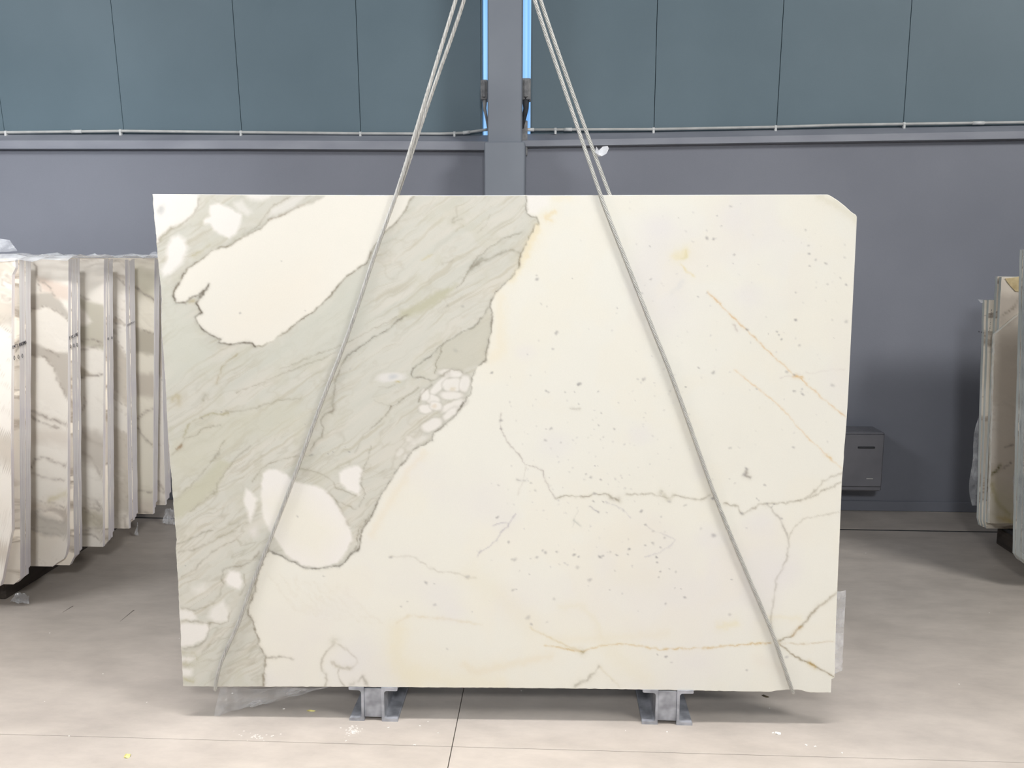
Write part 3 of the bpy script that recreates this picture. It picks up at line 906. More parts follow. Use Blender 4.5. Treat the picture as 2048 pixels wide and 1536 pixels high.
    # swirls in the lower left white
    for k in range(7):
        x = 540 + k * 22
        P.line([(x, 1150 + k * 4), (x + 25, 1190), (x + 50, 1215), (x + 90, 1230 + k * 3)], 3.5, (234, 228, 213), .3, 9)
    # warm stains; the last stroke paints shade on the top right chamfer
    for pts, w, c, a in (
            ([(1108, 425), (1090, 432), (1100, 440)], 5, (236, 204, 136), .55), ([(1075, 450), (1070, 470), (1058, 492), (1050, 512)], 8, (240, 216, 160), .6),
            ([(1046, 520), (1036, 545), (1020, 562)], 7, (243, 226, 182), .55), ([(1000, 590), (1000, 640), (1002, 700), (985, 715)], 14, (246, 230, 196), .5),
            ([(850, 905), (820, 935), (790, 990), (760, 1035), (745, 1070)], 8, (242, 226, 198), .5), ([(1110, 398), (1140, 392)], 9, (244, 232, 200), .6),
            ([(795, 1260), (790, 1300), (800, 1340), (830, 1370)], 22, (244, 231, 192), .55), ([(830, 1340), (900, 1365), (1000, 1372)], 20, (243, 232, 198), .5),
            ([(940, 1150), (1000, 1190), (1060, 1250)], 26, (240, 232, 206), .5), ([(930, 1330), (950, 1345), (970, 1340), (1040, 1325), (1100, 1312)], 9, (238, 222, 190), .5),
            ([(1120, 1215), (1160, 1210), (1190, 1240), (1200, 1270)], 7, (238, 230, 204), .5), ([(1210, 1292), (1250, 1330), (1300, 1365)], 20, (240, 233, 208), .5),
            ([(1440, 1254), (1470, 1246)], 9, (238, 224, 176), .55), ([(1540, 1234), (1600, 1238)], 6, (240, 228, 190), .4), ([(1355, 512), (1370, 505)], 11, (240, 224, 164), .6),
            ([(1370, 502), (1374, 512), (1362, 517)], 3, (214, 200, 130), .5), ([(1100, 1280), (1240, 1275), (1330, 1268)], 10, (240, 230, 204), .45),
            ([(1240, 1080), (1300, 1060)], 30, (242, 234, 214), .4), ([(1300, 1150), (1240, 1150)], 28, (242, 235, 214), .4), ([(1520, 1320), (1560, 1340)], 14, (236, 226, 214), .4),
            ([(720, 1300), (760, 1340)], 35, (234, 230, 228), .5), ([(600, 1290), (640, 1250), (700, 1200)], 30, (238, 233, 228), .4), ([(1640, 395), (1665, 405), (1700, 428), (1716, 445)], 9, (222, 216, 194), .7)):
        P.line(pts, w, c, a * .62, 5, brk=0)
    # dark mineral spots
    sp = [(437, 526, 0, 0), (563, 523, 2, .5), (480, 626, 3, .55), (611, 622, 2, .3), (1074, 558, 4, .6), (1073, 551, 3, .4), (1145, 557, 2, .5), (1093, 613, 2, .4), (1112, 667, 4, .55),
          (1114, 664, 3, .5), (1106, 698, 3, .4), (983, 745, 4, .7), (1056, 709, 2, .5), (1021, 754, 2, .3), (1413, 476, 4, .6), (1427, 478, 3, .6), (1434, 431, 2.4, .55), (1442, 452, 2, .5),
          (1357, 436, 2, .45), (1462, 413, 4, .35), (1469, 509, 3, .45), (1467, 527, 2, .4), (1415, 532, 1.8, .6), (1419, 584, 0, 0), (1395, 593, 2.6, .6), (1413, 586, 2, .4), (1300, 493, 2, .5),
          (1302, 559, 3, .5), (1284, 586, 3, .35), (1234, 616, 2.6, .5), (1234, 627, 1.6, .5), (1494, 659, 4, .7), (1591, 640, 4, .85), (1555, 664, 3, .55), (1558, 670, 2.6, .6), (1564, 679, 2.4, .7),
          (1537, 667, 2, .4), (1599, 691, 3, .45), (1532, 634, 1.6, .5), (1619, 507, 3.6, .7), (1617, 491, 3, .4), (1619, 532, 2.6, .55), (1652, 527, 3.4, .5), (1632, 519, 3, .4), (1681, 555, 2.6, .5),
          (1693, 570, 3.2, .7), (1655, 568, 3, .4), (1689, 515, 3, .35), (1689, 490, 2.5, .3), (1612, 460, 3, .35), (1618, 473, 1.6, .5), (1592, 584, 2.6, .4), (1664, 640, 3, .25), (1692, 643, 5, .4),
          (1667, 675, 2, .35), (1397, 736, 2.2, .65), (1427, 745, 5, .55), (1372, 774, 2.2, .9), (1287, 758, 5, .5), (1275, 758, 3, .35), (1573, 744, 4, .4), (1588, 783, 4, .55), (1605, 788, 4, .55),
          (1604, 778, 3, .4), (1665, 770, 5, .35), (1589, 749, 3, .6), (1514, 777, 2.6, .5), (1159, 768, 5, .7), (1156, 770, 3, .6), (1092, 782, 3.4, .55), (1097, 785, 3, .4), (1130, 784, 3, .4),
          (1196, 783, 2.6, .45), (1149, 783, 2, .35), (1157, 807, 2, .45), (1203, 827, 1.8, .5), (1198, 850, 2.6, .55), (1102, 858, 4, .55), (1093, 858, 2, .5), (1091, 880, 3.6, .6), (1122, 886, 2.4, .4),
          (1228, 858, 3, .65), (1201, 879, 1.8, .5), (1177, 875, 2, .4), (1207, 875, 2.4, .35), (1190, 932, 1.8, .75), (1196, 932, 1.5, .5), (1171, 948, 2.2, .5), (1182, 954, 4, .5), (1202, 960, 2.6, .6),
          (1244, 956, 1.6, .55), (1098, 956, 2, .4), (1062, 966, 3, .4), (1071, 981, 3.2, .35), (997, 970, 3, .35), (983, 967, 1.6, .4), (1001, 841, 4.5, .6), (1002, 858, 3, .55), (1189, 987, 4, .5),
          (1187, 1003, 3, .55), (1206, 1003, 3, .65), (1269, 1003, 1.6, .5), (1283, 1022, 4, .6), (1339, 1003, 4, .4), (1370, 1010, 4, .4), (1425, 997, 4.5, .8), (1428, 1071, 6, .7), (1323, 1033, 2.4, .4),
          (1197, 1024, 3, .55), (1291, 1050, 3, .6), (1307, 1063, 3, .4), (1329, 1076, 3, .5), (1306, 1086, 4, .5), (1289, 1090, 3, .5), (1321, 1095, 2.6, .5), (1314, 1115, 2.6, .8), (1315, 1125, 2.6, .65),
          (1258, 1098, 3.4, .8), (1256, 1109, 2.6, .5), (1234, 1110, 3, .65), (1221, 1104, 3, .3), (1200, 1113, 4.5, .75), (1206, 1111, 3, .5), (1149, 1109, 3.6, .7), (1157, 1114, 2.4, .75),
          (1114, 1103, 3, .6), (1092, 1105, 4, .5), (1086, 1102, 3, .4), (1073, 1115, 4, .45), (1030, 1119, 5, .4), (1024, 1118, 3, .35), (1062, 1116, 2, .3), (1017, 1084, 3.4, .5), (995, 1034, 3, .7),
          (1321, 1143, 2.6, .7), (1317, 1155, 2.2, .5), (1352, 1145, 3, .45), (1339, 1138, 2, .35), (1230, 1142, 2, .5), (1155, 1135, 5, .3), (1180, 1160, 5, .45), (1219, 1179, 2, .5), (1059, 1149, 2, .4),
          (1026, 1181, 4, .45), (1032, 1180, 2, .5), (852, 1165, 4.5, .6), (868, 1168, 2, .5), (870, 1210, 4, .45), (815, 1203, 3, .35), (802, 1212, 3, .35), (935, 1154, 5, .4), (943, 1224, 1.6, .5),
          (1062, 1248, 3.4, .5), (1056, 1235, 6, .35), (1108, 1198, 4, .3), (895, 1298, 3, .3), (1370, 1195, 3.4, .7), (1331, 1208, 3, .55), (1462, 1160, 2, .6), (1350, 1176, 2, .5), (1363, 1177, 1.6, .6),
          (1315, 1309, 2.4, .6), (1332, 1313, 2.8, .7), (1343, 1325, 3, .3), (1494, 1341, 3, .5), (1573, 1314, 4, .4), (1459, 1229, 4, .35), (1493, 938, 4, .7), (1488, 950, 5, .45), (1530, 970, 3.6, .55),
          (1547, 1008, 2.2, .95), (1543, 1013, 2, .9), (1534, 1008, 2.2, .7), (1514, 997, 2, .7), (1518, 1001, 2, .6), (1563, 1037, 3, .5), (1483, 1027, 5, .5), (1587, 895, 4, .45), (1460, 895, 3.6, .35),
          (1458, 958, 2, .4), (1470, 967, 3, .3), (1401, 1058, 3, .25), (1493, 1056, 2, .3), (656, 908, 2, .75), (666, 904, 1.6, .7), (699, 903, 1.6, .85), (690, 894, 1.2, .5), (624, 911, 4, .4),
          (594, 1033, 3, .4), (404, 836, 2.2, .6), (443, 824, 1.8, .6), (558, 846, 1.4, .5), (610, 849, 1.8, .4), (371, 1132, 1.4, .7), (700, 738, 3, .3), (895, 612, 3, .3), (925, 613, 4, .35), (1082, 608, 3, .3),
          (910, 700, 6, .2), (781, 1114, 4, .4), (648, 1152, 3, .35)]
    for (x, y, r, a) in sp:
        if r > 0:
            P.spot(x, y, r * .9, r * .62, (128, 124, 126), a * .72, random.uniform(-40, 40), 2.5)
    rr = np.random.RandomState(11)
    for _ in range(170):
        x = rr.normal(1170, 130); y = rr.normal(930, 130)
        if x > 1000 or y > 1060:
            P.spot(x, y, rr.uniform(1.2, 2.6), rr.uniform(1, 2), (150, 146, 152), rr.uniform(.08, .28), rr.uniform(-40, 40), 2.5)
    for _ in range(80):
        x = rr.uniform(1250, 1690); y = rr.uniform(400, 900)
        P.spot(x, y, rr.uniform(1.2, 2.8), rr.uniform(1, 2.2), (160, 156, 160), rr.uniform(.06, .24), rr.uniform(-40, 40), 2.5)
    # hazy lilac clouds
    for (x, y, r) in ((1320, 455, 30), (1050, 705, 22), (1500, 590, 30), (1110, 890, 34), (1280, 870, 25), (1420, 1075, 30), (1520, 1050, 34), (880, 1190, 40), (905, 1225, 26), (700, 1330, 40), (1470, 440, 30), (1560, 1150, 40)):
        P.spot(x, y, r, r * .8, (234, 230, 233), .3)
    return np.clip(P.C, 0, 255)


STONE_GAIN = 0.93
MAIN_GAIN = 0.80


def painted_slab(name, parent, to_local, outline_cols, color_fn, mat, rim_mat, thick, step, bevel=.002, seed=0):
    """slab = dense front face grid (albedo painted per vertex) + chamfered rim + back.
    outline_cols: dict(L, R, T, B) lists of px points (left/right as x(y), top/bottom as y(x))"""
    Lp, Rp, Tp, Bp = outline_cols
    ylo = min(p[1] for p in Lp + Rp); yhi = max(p[1] for p in Lp + Rp)
    xlo = min(p[0] for p in Tp + Bp); xhi = max(p[0] for p in Tp + Bp)
    nx = max(4, int((xhi - xlo) / step)); ny = max(4, int((yhi - ylo) / step))
    u = np.linspace(0, 1, nx + 1); v_ = np.linspace(0, 1, ny + 1)
    U, V = np.meshgrid(u, v_)
    Lx = np.interp(V, [(p[1] - Lp[0][1]) / (Lp[-1][1] - Lp[0][1]) for p in Lp], [p[0] for p in Lp])
    Rx = np.interp(V, [(p[1] - Rp[0][1]) / (Rp[-1][1] - Rp[0][1]) for p in Rp], [p[0] for p in Rp])
    X = Lx + (Rx - Lx) * U
    t = (Tp[0][0] + U * (Tp[-1][0] - Tp[0][0])); Ty = np.interp(t, [p[0] for p in Tp], [p[1] for p in Tp])
    t = (Bp[0][0] + U * (Bp[-1][0] - Bp[0][0])); By = np.interp(t, [p[0] for p in Bp], [p[1] for p in Bp])
    Y = Ty + (By - Ty) * V
    # slight roughness of the sawn outline
    e = (fbm(Y / 9, X * 0 + 3 + seed, 4, 3) * 2.0)
    X = X + e * ((U < 1e-6) * 1.0)
    e = (fbm(X / 9, X * 0 + 7 + seed, 4, 3) * 1.2)
    Y = Y + e * ((V > 1 - 1e-6) * 1.0)
    C = color_fn(X, Y)
    loc = to_local(X, Y)                # (...,3) local with y=0 on the face
    nv = (nx + 1) * (ny + 1)
    co = loc.reshape(-1, 3)
    idx = np.arange(nv).reshape(ny + 1, nx + 1)
    quads = np.stack([idx[:-1, :-1], idx[1:, :-1], idx[1:, 1:], idx[:-1, 1:]], -1).reshape(-1, 4)
    ring = np.concatenate([idx[0, :], idx[1:, -1], idx[-1, -2::-1], idx[-2:0:-1, 0]])
    rc = co[ring].copy()
    # the face border steps in by the bevel, the rim rings keep the full outline
    cx = rc.mean(0)
    nxt = np.roll(rc, -1, 0); prv = np.roll(rc, 1, 0)
    tg = nxt - prv; tg /= np.linalg.norm(tg, axis=1)[:, None] + 1e-9
    nrm = np.stack([-tg[:, 2], tg[:, 0] * 0, tg[:, 0]], 1)
    sgn = np.sign(((rc - cx) * nrm).sum(1))
    inw = -nrm * np.sign(sgn.mean() if abs(sgn.mean()) > .1 else 1)
    co[ring] = rc + inw * bevel * .8
    r1 = rc + np.array([0, bevel, 0]); r2 = rc + np.array([0, thick - bevel, 0]); r3 = rc + inw * bevel + np.array([0, thick, 0])
    allco = np.concatenate([co, r1, r2, r3])
    n = len(ring)
    base = nv
    rings = [ring, base + np.arange(n), base + n + np.arange(n), base + 2 * n + np.arange(n)]
    sides = []
    for a, b_ in zip(rings[:-1], rings[1:]):
        sides.append(np.stack([a, b_, np.roll(b_, -1), np.roll(a, -1)][::-1], -1))
    sides = np.concatenate(sides)
    faces = quads.tolist() + sides.tolist() + [tuple(int(i) for i in rings[-1])]
    me = bpy.data.meshes.new(name)
    me.from_pydata(allco.tolist(), [], faces)
    me.materials.append(mat); me.materials.append(rim_mat)
    mi = np.zeros(len(faces), int); mi[len(quads):] = 1
    me.polygons.foreach_set('material_index', mi)
    ca = me.color_attributes.new('stone', 'FLOAT_COLOR', 'POINT')
    col = np.ones((len(allco), 4)); col[:, :3] = .8
    col[:nv, :3] = lin(C.reshape(-1, 3)) * (MAIN_GAIN if color_fn is paint_main else STONE_GAIN)
    ca.data.foreach_set('color', col.ravel())
    me.update()
    o = bpy.data.objects.new(name, me)
    COL.objects.link(o)
    if parent: o.parent = parent
    return o


# ------------------------------------------------------------------ the big marble slab
SA = math.radians(1.5)
SP0 = np.array([0.0, 2.925, 0.0])
SR = np.array([math.cos(SA), math.sin(SA), 0.0])
SN = np.array([-math.sin(SA), math.cos(SA), 0.0])       # points away from the camera
base = on_plane(1015, 1378, SP0, SN)
SB = np.array([base[0], base[1], base[2]])


def slab_local(X, Y, off=0.0):
    p = on_plane(X, Y, SP0, SN) - SB
    return np.stack([p @ SR, np.zeros(p.shape[:-1]) + off, p[..., 2]], -1)


def slab_world(px, py, off=0.0):
    return on_plane(px, py, SP0 + SN * off, SN)


Lp = [(305, 388), (306, 410), (310, 455), (314, 500), (317, 540), (320, 560), (323, 600), (322, 640), (326, 700), (331, 770), (334, 830), (338, 900), (343, 960), (347, 1010),
      (350, 1050), (353, 1080), (351, 1098), (352, 1110), (356, 1160), (359, 1230), (362, 1290), (366, 1372)]
Rp = [(1714, 434), (1712, 480), (1706, 600), (1700, 720), (1696, 800), (1692, 860), (1688, 905), (1688, 915), (1684, 960), (1680, 1060), (1676, 1150), (1672, 1250), (1670, 1330), (1669, 1356), (1663, 1357.5), (1662, 1385)]
Tp = [(305, 388), (600, 390), (900, 391), (1200, 390.5), (1500, 389.5), (1655, 389), (1662, 392), (1676, 401), (1690, 412), (1703, 424), (1712, 430), (1714, 434)]
Bp = [(366, 1372), (425, 1373.5), (700, 1374), (1000, 1376), (1200, 1378), (1400, 1381.5), (1542, 1384), (1550, 1382), (1575, 1379.5), (1602, 1380), (1612, 1383.5), (1622, 1385), (1662, 1385.5)]
slab = painted_slab('marble_slab', None, slab_local, (Lp, Rp, Tp, Bp), paint_main, M['slab'], M['rim'], .02, 2.0, .0016)
slab.location = tuple(SB)
slab.rotation_euler = (0, 0, SA)
tag(slab, 'huge polished white marble slab with grey veined band, hung in two wire ropes', 'marble slab')

# ------------------------------------------------------------------ steel feet under the slab


def foot(name, pxs, ytop, ybot, label):
    (l0, wl0, wl1, wr0, wr1, r1) = pxs
    Yf = float(on_plane((l0 + r1) / 2, ytop, SP0, SN)[1]) - .004
    def X(px, py=None):
        return oy(px, (ytop + ybot) / 2, Yf)[0]
    cx = (X(l0) + X(r1)) / 2
    ztop = oy((l0 + r1) / 2, ytop, Yf)[2]
    t = empty(name, (cx, Yf, 0)); tag(t, label, 'steel support', 'steel feet under the big slab')
    # channel outline facing outward, rounded inner fillets and tapered flanges
    def chan(web_in, web_out, tip, s):
        tf = .0115; r = .010; hz = ztop
        w = []
        # s = -1 flanges to the left, +1 to the right
        w.append((web_in, 0)); w.append((tip, 0)); w.append((tip, tf * .75)); w.append((tip - s * .003, tf * .95))
        for k in range(5):
            a = k / 4 * math.pi / 2
            w.append((web_out + s * (r - r * math.sin(a)), tf + (r - r * math.cos(a))))
        for k in range(5):
            a = k / 4 * math.pi / 2
            w.append((web_out + s * (r - r * math.cos(a)), hz - tf - r + r * math.sin(a)))
        w.append((tip - s * .003, hz - tf * .95)); w.append((tip, hz - tf * .75)); w.append((tip, hz)); w.append((web_in, hz))
        m = MB(); m.prism([(a, b_) for a, b_ in (w if s > 0 else w[::-1])], 'y', 0, .42)
        m.build('steel_channel', M['galv'], t)
    chan(X(wl1) - cx, X(wl0) - cx, X(l0) - cx, -1)
    chan(X(wr0) - cx, X(wr1) - cx, X(r1) - cx, 1)
    m = MB(); m.box(X(wl1) - cx - .0005, X(wr0) - cx + .0005, .006, .40, .012, ztop - .006, .002)
    m.build('filler_plate', M['galv'], t)
    return t


foot('support_foot', (698, 722.5, 728, 763, 768.5, 795), 1375.3, 1448, 'galvanised double channel steel foot under the left half of the big slab')
foot('support_foot', (1284.5, 1311, 1316, 1353.5, 1359, 1386), 1380.6, 1457, 'galvanised double channel steel foot under the right half of the big slab')

# ------------------------------------------------------------------ wire rope slings
RR = .0064


def smooth(pts, it=2):
    for _ in range(it):
        q = [pts[0]]
        for a, b_ in zip(pts[:-1], pts[1:]):
            q += [a * .75 + b_ * .25, a * .25 + b_ * .75]
        q.append(pts[-1]); pts = q
    return pts


def wire_rope(name, ctrl, label, lay=.105, strands=6, taper=None):
    pts = smooth([Vector(p) for p in ctrl], 2)
    d = [0]
    for a, b_ in zip(pts[:-1], pts[1:]): d.append(d[-1] + (b_ - a).length)
    n = int(d[-1] / .009)
    s = np.linspace(0, d[-1], n)
    Pn = np.stack([np.interp(s, d, [p[k] for p in pts]) for k in range(3)], 1)
    T = np.gradient(Pn, axis=0); T /= np.linalg.norm(T, axis=1)[:, None]
    ref = np.array(tuple(SN))
    A = np.cross(T, ref); bad = np.linalg.norm(A, axis=1) < .2
    A[bad] = np.cross(T[bad], SR)
    A /= np.linalg.norm(A, axis=1)[:, None]
    B = np.cross(A, T)
    m = MB()
    rs = RR * .335; rc = RR * .665
    V = []; Fc = []
    seg = 5
    for k in range(strands):
        ph = 2 * math.pi * (s / lay + k / strands)
        ca, sa = np.cos(ph)[:, None], np.sin(ph)[:, None]
        c = Pn + (A * ca + B * sa) * rc
        ra = A * ca + B * sa; rb = np.cross(T, ra)
        n0 = len(V) and sum(len(x) for x in V)
        ringv = np.stack([c + (ra * math.cos(2 * math.pi * j / seg) + rb * math.sin(2 * math.pi * j / seg)) * rs for j in range(seg)], 1)
        V.append(ringv.reshape(-1, 3))
        ii = np.arange(n - 1)
        for j in range(seg):
            j2 = (j + 1) % seg
            Fc.append(np.stack([ii * seg + j, ii * seg + j2, (ii + 1) * seg + j2, (ii + 1) * seg + j], 1) + n0)
    # core
    n0 = sum(len(x) for x in V)
    V.append(np.stack([Pn + (A * math.cos(2 * math.pi * j / 5) + B * math.sin(2 * math.pi * j / 5)) * RR * .30 for j in range(5)], 1).reshape(-1, 3))
    ii = np.arange(n - 1)
    for j in range(5):
        Fc.append(np.stack([ii * 5 + j, ii * 5 + (j + 1) % 5, (ii + 1) * 5 + (j + 1) % 5, (ii + 1) * 5 + j], 1) + n0)
    v = np.concatenate(V); ff = np.concatenate(Fc)
    org = v.mean(0)
    o = mesh_obj(name, v - org, ff.tolist(), M['rope'], None, True, tuple(org))
    tag(o, label, 'wire rope', 'lifting ropes around the big slab')
    return o


HK = slab_world(993, -232, .008)     # crane hook point
SO = .0085
frontL = [(925, 0), (0, 0)]


def strand_pts(front, back):
    """front: px list top -> bottom (with offset), back: px list bottom -> top"""
    pts = []
    for (x, y, o_) in front: pts.append(slab_world(x, y, o_))
    for (x, y, o_) in back: pts.append(slab_world(x, y, o_))
    return pts


TH = .02
wire_rope('wire_rope', strand_pts(
    [(985, -232, .004), (911, 0, -.002), (852, 195, -.005), (793, 389, -.0078), (764, 465, -.0085), (735, 551, -.0085), (716, 610, -.0085), (686, 695, -.0085), (641, 808, -.0085), (590, 950, -.0085),
     (540, 1080, -.0085), (503, 1170, -.0085), (478, 1245, -.009), (452, 1300, -.0095), (438, 1335, -.0095), (432, 1362, -.0088), (431, 1377, -.006), (431, 1379.5, 0)],
    [(431, 1379.5, .010), (431, 1379, .022), (433, 1370, .029), (560, 1040, .029), (680, 700, .029), (797, 389, .029), (860, 195, .016), (930, 0, .008), (996, -232, .006)]),
    'left hand twisted steel wire rope slung under the big marble slab')
wire_rope('wire_rope', strand_pts(
    [(1000, -232, .004), (1068, 0, -.002), (1135, 195, -.005), (1199, 385, -.0078), (1222, 445, -.0085), (1262, 545, -.0085), (1301, 645, -.0085), (1342, 745, -.0085), (1385, 865, -.0085), (1432, 998, -.0085),
     (1490, 1137, -.0085), (1524, 1215, -.0085), (1551, 1280, -.0088), (1566, 1325, -.0092), (1576, 1355, -.0092), (1584, 1379, -.007), (1586, 1385.5, 0)],
    [(1586, 1385.5, .010), (1586, 1385, .022), (1585, 1375, .029), (1450, 1000, .029), (1330, 670, .029), (1219, 391, .029), (1148, 195, .016), (1080, 0, .008), (1008, -232, .006)]),
    'right hand twisted steel wire rope slung under the big marble slab')

# crane hook above the frame that carries both slings
hk = empty('crane_hook', tuple(slab_world(996, -232, .005))); tag(hk, 'steel crane hook above the slab holding both wire ropes', 'crane hook')
m = MB(); pts = []
for k in range(15):
    a = math.radians(-200 + k * 18)
    pts.append((math.cos(a) * .045, 0, math.sin(a) * .045 + .03))
m.tube(pts, [.008 + .010 * math.sin(math.pi * k / 14) for k in range(15)], 10)
m.build('hook', M['bracket'], hk, True)
m = MB(); m.box(-.045, .045, -.04, .04, .075, .22, .012); m.build('hook_block', M['bracket'], hk)
m = MB(); m.tube([(0, 0, .22), (0, 0, 2.2)], .007, 8); m.build('hoist_cable', M['rope'], hk)

# torn plastic scrap caught on the rope
c = slab_world(1190, 304, .0)
sv = [(0, 0, 0), (.004, -.006, .016), (.012, -.008, .004), (.012, -.010, -.010), (.024, -.008, .016), (.040, -.006, .018), (.044, -.004, .010), (.036, -.006, -.006), (.022, -.008, -.014), (.010, 0, -.013)]
sf = [(0, 1, 2), (0, 2, 3), (2, 4, 8, 3), (4, 5, 8), (5, 6, 7, 8), (3, 8, 9), (0, 3, 9)]
o = mesh_obj('plastic_scrap', sv, sf, M['film2'], None, False, tuple(c))
md = o.modifiers.new('thick', 'SOLIDIFY'); md.thickness = .001
tag(o, 'scrap of pale plastic caught on the right rope above the slab', 'plastic scrap')

# ------------------------------------------------------------------ side bundles
ZB = .12


def generic_face(seed):
    def fn(X, Y):
        P = Paint(X, Y, (252, 245, 235))
        wx, wy = P.warped(26.0, 90.0)
        an = math.radians(24)
        u = wx * math.cos(an) + wy * math.sin(an); v_ = -wx * math.sin(an) + wy * math.cos(an)
        n = fbm(u / 230 + seed * 7.1, v_ / 62 + seed * 3.3, 2 + seed % 5, 4, .55)
        P.mix(np.clip((n - .01) * 14, 0, 1) * .75, (206, 196, 182))
        P.mix(np.clip(1 - np.abs(n - .01) * 60, 0, 1) * .55, (150, 138, 126))
        n2 = fbm(u / 90 + seed * 2.7, v_ / 16 + 5, 7, 4, .6)
        P.mix(np.clip((n - .0) * 14, 0, 1) * np.clip(n2 * 3, 0, .6), (226, 214, 200))
        P.mix(np.clip(1 - np.abs(n2 + .06) * 40, 0, 1) * .22, (160, 146, 130))
        n3 = fbm(X / 80 + seed, Y / 120, 11, 3)
        P.mix(np.clip(n3 * 1.6, 0, .4), (243, 231, 214))
        extra = FACE.get(seed)
        if extra: extra(P)
        return np.clip(P.C, 0, 255)
    return fn


VV = (152, 140, 128)


def faceB(P):
    P.poly([(40, 520), (150, 520), (150, 1000), (40, 1000)], (252, 246, 236), 10, .9, 2)
    P.poly([(50, 592), (80, 585), (105, 586), (116, 598), (140, 628), (140, 642), (115, 622), (90, 611), (50, 624)], (208, 201, 190), 3, 1, 2)
    P.poly([(78, 553), (95, 560), (140, 572), (140, 600), (116, 598), (104, 586), (82, 583)], (232, 214, 200), 5, .8, 3)
    P.poly([(50, 680), (75, 688), (95, 698), (112, 706), (140, 705), (140, 800), (128, 790), (118, 760), (108, 735), (90, 715), (50, 708)], (205, 197, 186), 3, 1, 2)
    for pts, w, a in (([(62, 520), (71, 535), (76, 560), (79, 580)], 1.6, .6), ([(78, 560), (100, 575), (108, 590)], 1.5, .5), ([(50, 624), (90, 611), (116, 624), (140, 644)], 1.5, .5),
                      ([(90, 698), (105, 705), (118, 712)], 2, .5), ([(50, 706), (90, 716), (108, 736), (116, 760), (126, 782), (137, 800)], 1.8, .6), ([(50, 815), (75, 826), (100, 838), (137, 850)], 3, .6),
                      ([(60, 830), (80, 845), (120, 858)], 2, .5), ([(62, 936), (70, 920), (85, 914), (100, 918), (130, 932)], 2, .6), ([(60, 945), (90, 955), (130, 962)], 2, .4), ([(60, 1028), (90, 1040), (137, 1050)], 3, .4),
                      ([(60, 1055), (85, 1065), (120, 1072)], 2, .5)):
        P.line(pts, w, VV, a, 3)
    P.poly([(50, 860), (140, 862), (140, 900), (100, 885), (50, 890)], (228, 218, 206), 8, .6, 4)
    P.poly([(50, 1010), (100, 1035), (140, 1045), (140, 1075), (90, 1070), (50, 1050)], (206, 200, 190), 6, .7, 4)
    P.line([(100, 1000), (120, 990), (140, 988)], 5, (214, 204, 168), .6)


def faceC(P):
    P.poly([(140, 520), (215, 520), (215, 1000), (140, 1000)], (251, 245, 235), 10, .85, 2)
    P.poly([(150, 590), (180, 605), (215, 612), (215, 705), (190, 694), (150, 690), (150, 652), (175, 650), (184, 644), (172, 626), (160, 612)], (210, 204, 188), 3, 1, 2)
    P.poly([(150, 724), (168, 738), (186, 750), (150, 760)], (202, 192, 176), 3, 1, 2)
    for pts, w, a in (([(158, 681), (185, 680), (203, 684)], 1.6, .7), ([(158, 700), (185, 694), (208, 690)], 2.2, .4), ([(160, 757), (186, 750), (205, 749)], 1.6, .8), ([(160, 590), (180, 600)], 1.6, .5),
                      ([(160, 830), (170, 806), (168, 795)], 2, .5), ([(160, 860), (180, 880), (205, 890)], 4, .5), ([(160, 900), (185, 920), (206, 960)], 2.5, .5), ([(160, 1020), (185, 1030), (206, 1050)], 3, .5)):
        P.line(pts, w, VV, a, 3)
    P.poly([(150, 850), (215, 870), (215, 950), (180, 930), (150, 905)], (206, 197, 186), 8, .7, 4)
    P.poly([(150, 1015), (215, 1030), (215, 1060), (150, 1050)], (212, 204, 184), 8, .7, 4)


def faceE(P):
    P.poly([(262, 520), (325, 520), (325, 1000), (262, 1000)], (242, 235, 218), 10, .85, 2)
    P.poly([(262, 530), (300, 545), (325, 560), (325, 620), (290, 590), (262, 560)], (226, 220, 200), 8, .8, 3)
    P.poly([(262, 654), (290, 662), (325, 668), (325, 712), (290, 708), (262, 702)], (196, 188, 172), 4, 1, 3)
    P.poly([(262, 745), (325, 750), (325, 800), (262, 790)], (206, 196, 182), 6, .9, 4)
    for pts, w, a in (([(271, 574), (290, 590), (309, 600)], 2, .6), ([(271, 655), (309, 668)], 1.6, .6), ([(271, 840), (290, 826), (309, 815)], 2.5, .6), ([(275, 855), (290, 880), (306, 890)], 2, .5),
                      ([(271, 980), (305, 984)], 1.6, .5), ([(271, 1020), (306, 1030)], 2, .5)):
        P.line(pts, w, VV, a, 3)


def faceR(P):
    P.poly([(1990, 545), (2300, 545), (2300, 1060), (1990, 1060)], (240, 230, 216), 10, .85, 2)
    P.poly([(1995, 590), (2040, 590), (2060, 600), (2040, 625), (2020, 648), (1995, 655)], (204, 194, 182), 8, .9, 3)
    P.line([(2042, 590), (2030, 612), (2012, 626), (2000, 632)], 1.6, VV, .7, 2)
    for pts, w, c, a in (([(1984, 950), (1996, 940), (2002, 930)], 2, (120, 112, 70), .8), ([(2008, 936), (2020, 925)], 1.5, VV, .6), ([(1984, 970), (1990, 990), (2000, 1010), (2018, 1030)], 4, (176, 164, 100), .6),
                         ([(1998, 1036), (2020, 1042)], 6, (206, 178, 96), .6), ([(2010, 895), (2025, 890)], 1.5, VV, .5)):
        P.line(pts, w, c, a, 3)
    P.poly([(1980, 960), (2040, 990), (2040, 1050), (1980, 1040)], (222, 214, 186), 20, .6, 6)


FACE = {1: faceB, 2: faceC, 4: faceE, 8: faceR}
ORD = ['frontmost', 'second', 'third', 'fourth', 'fifth', 'sixth', 'seventh']


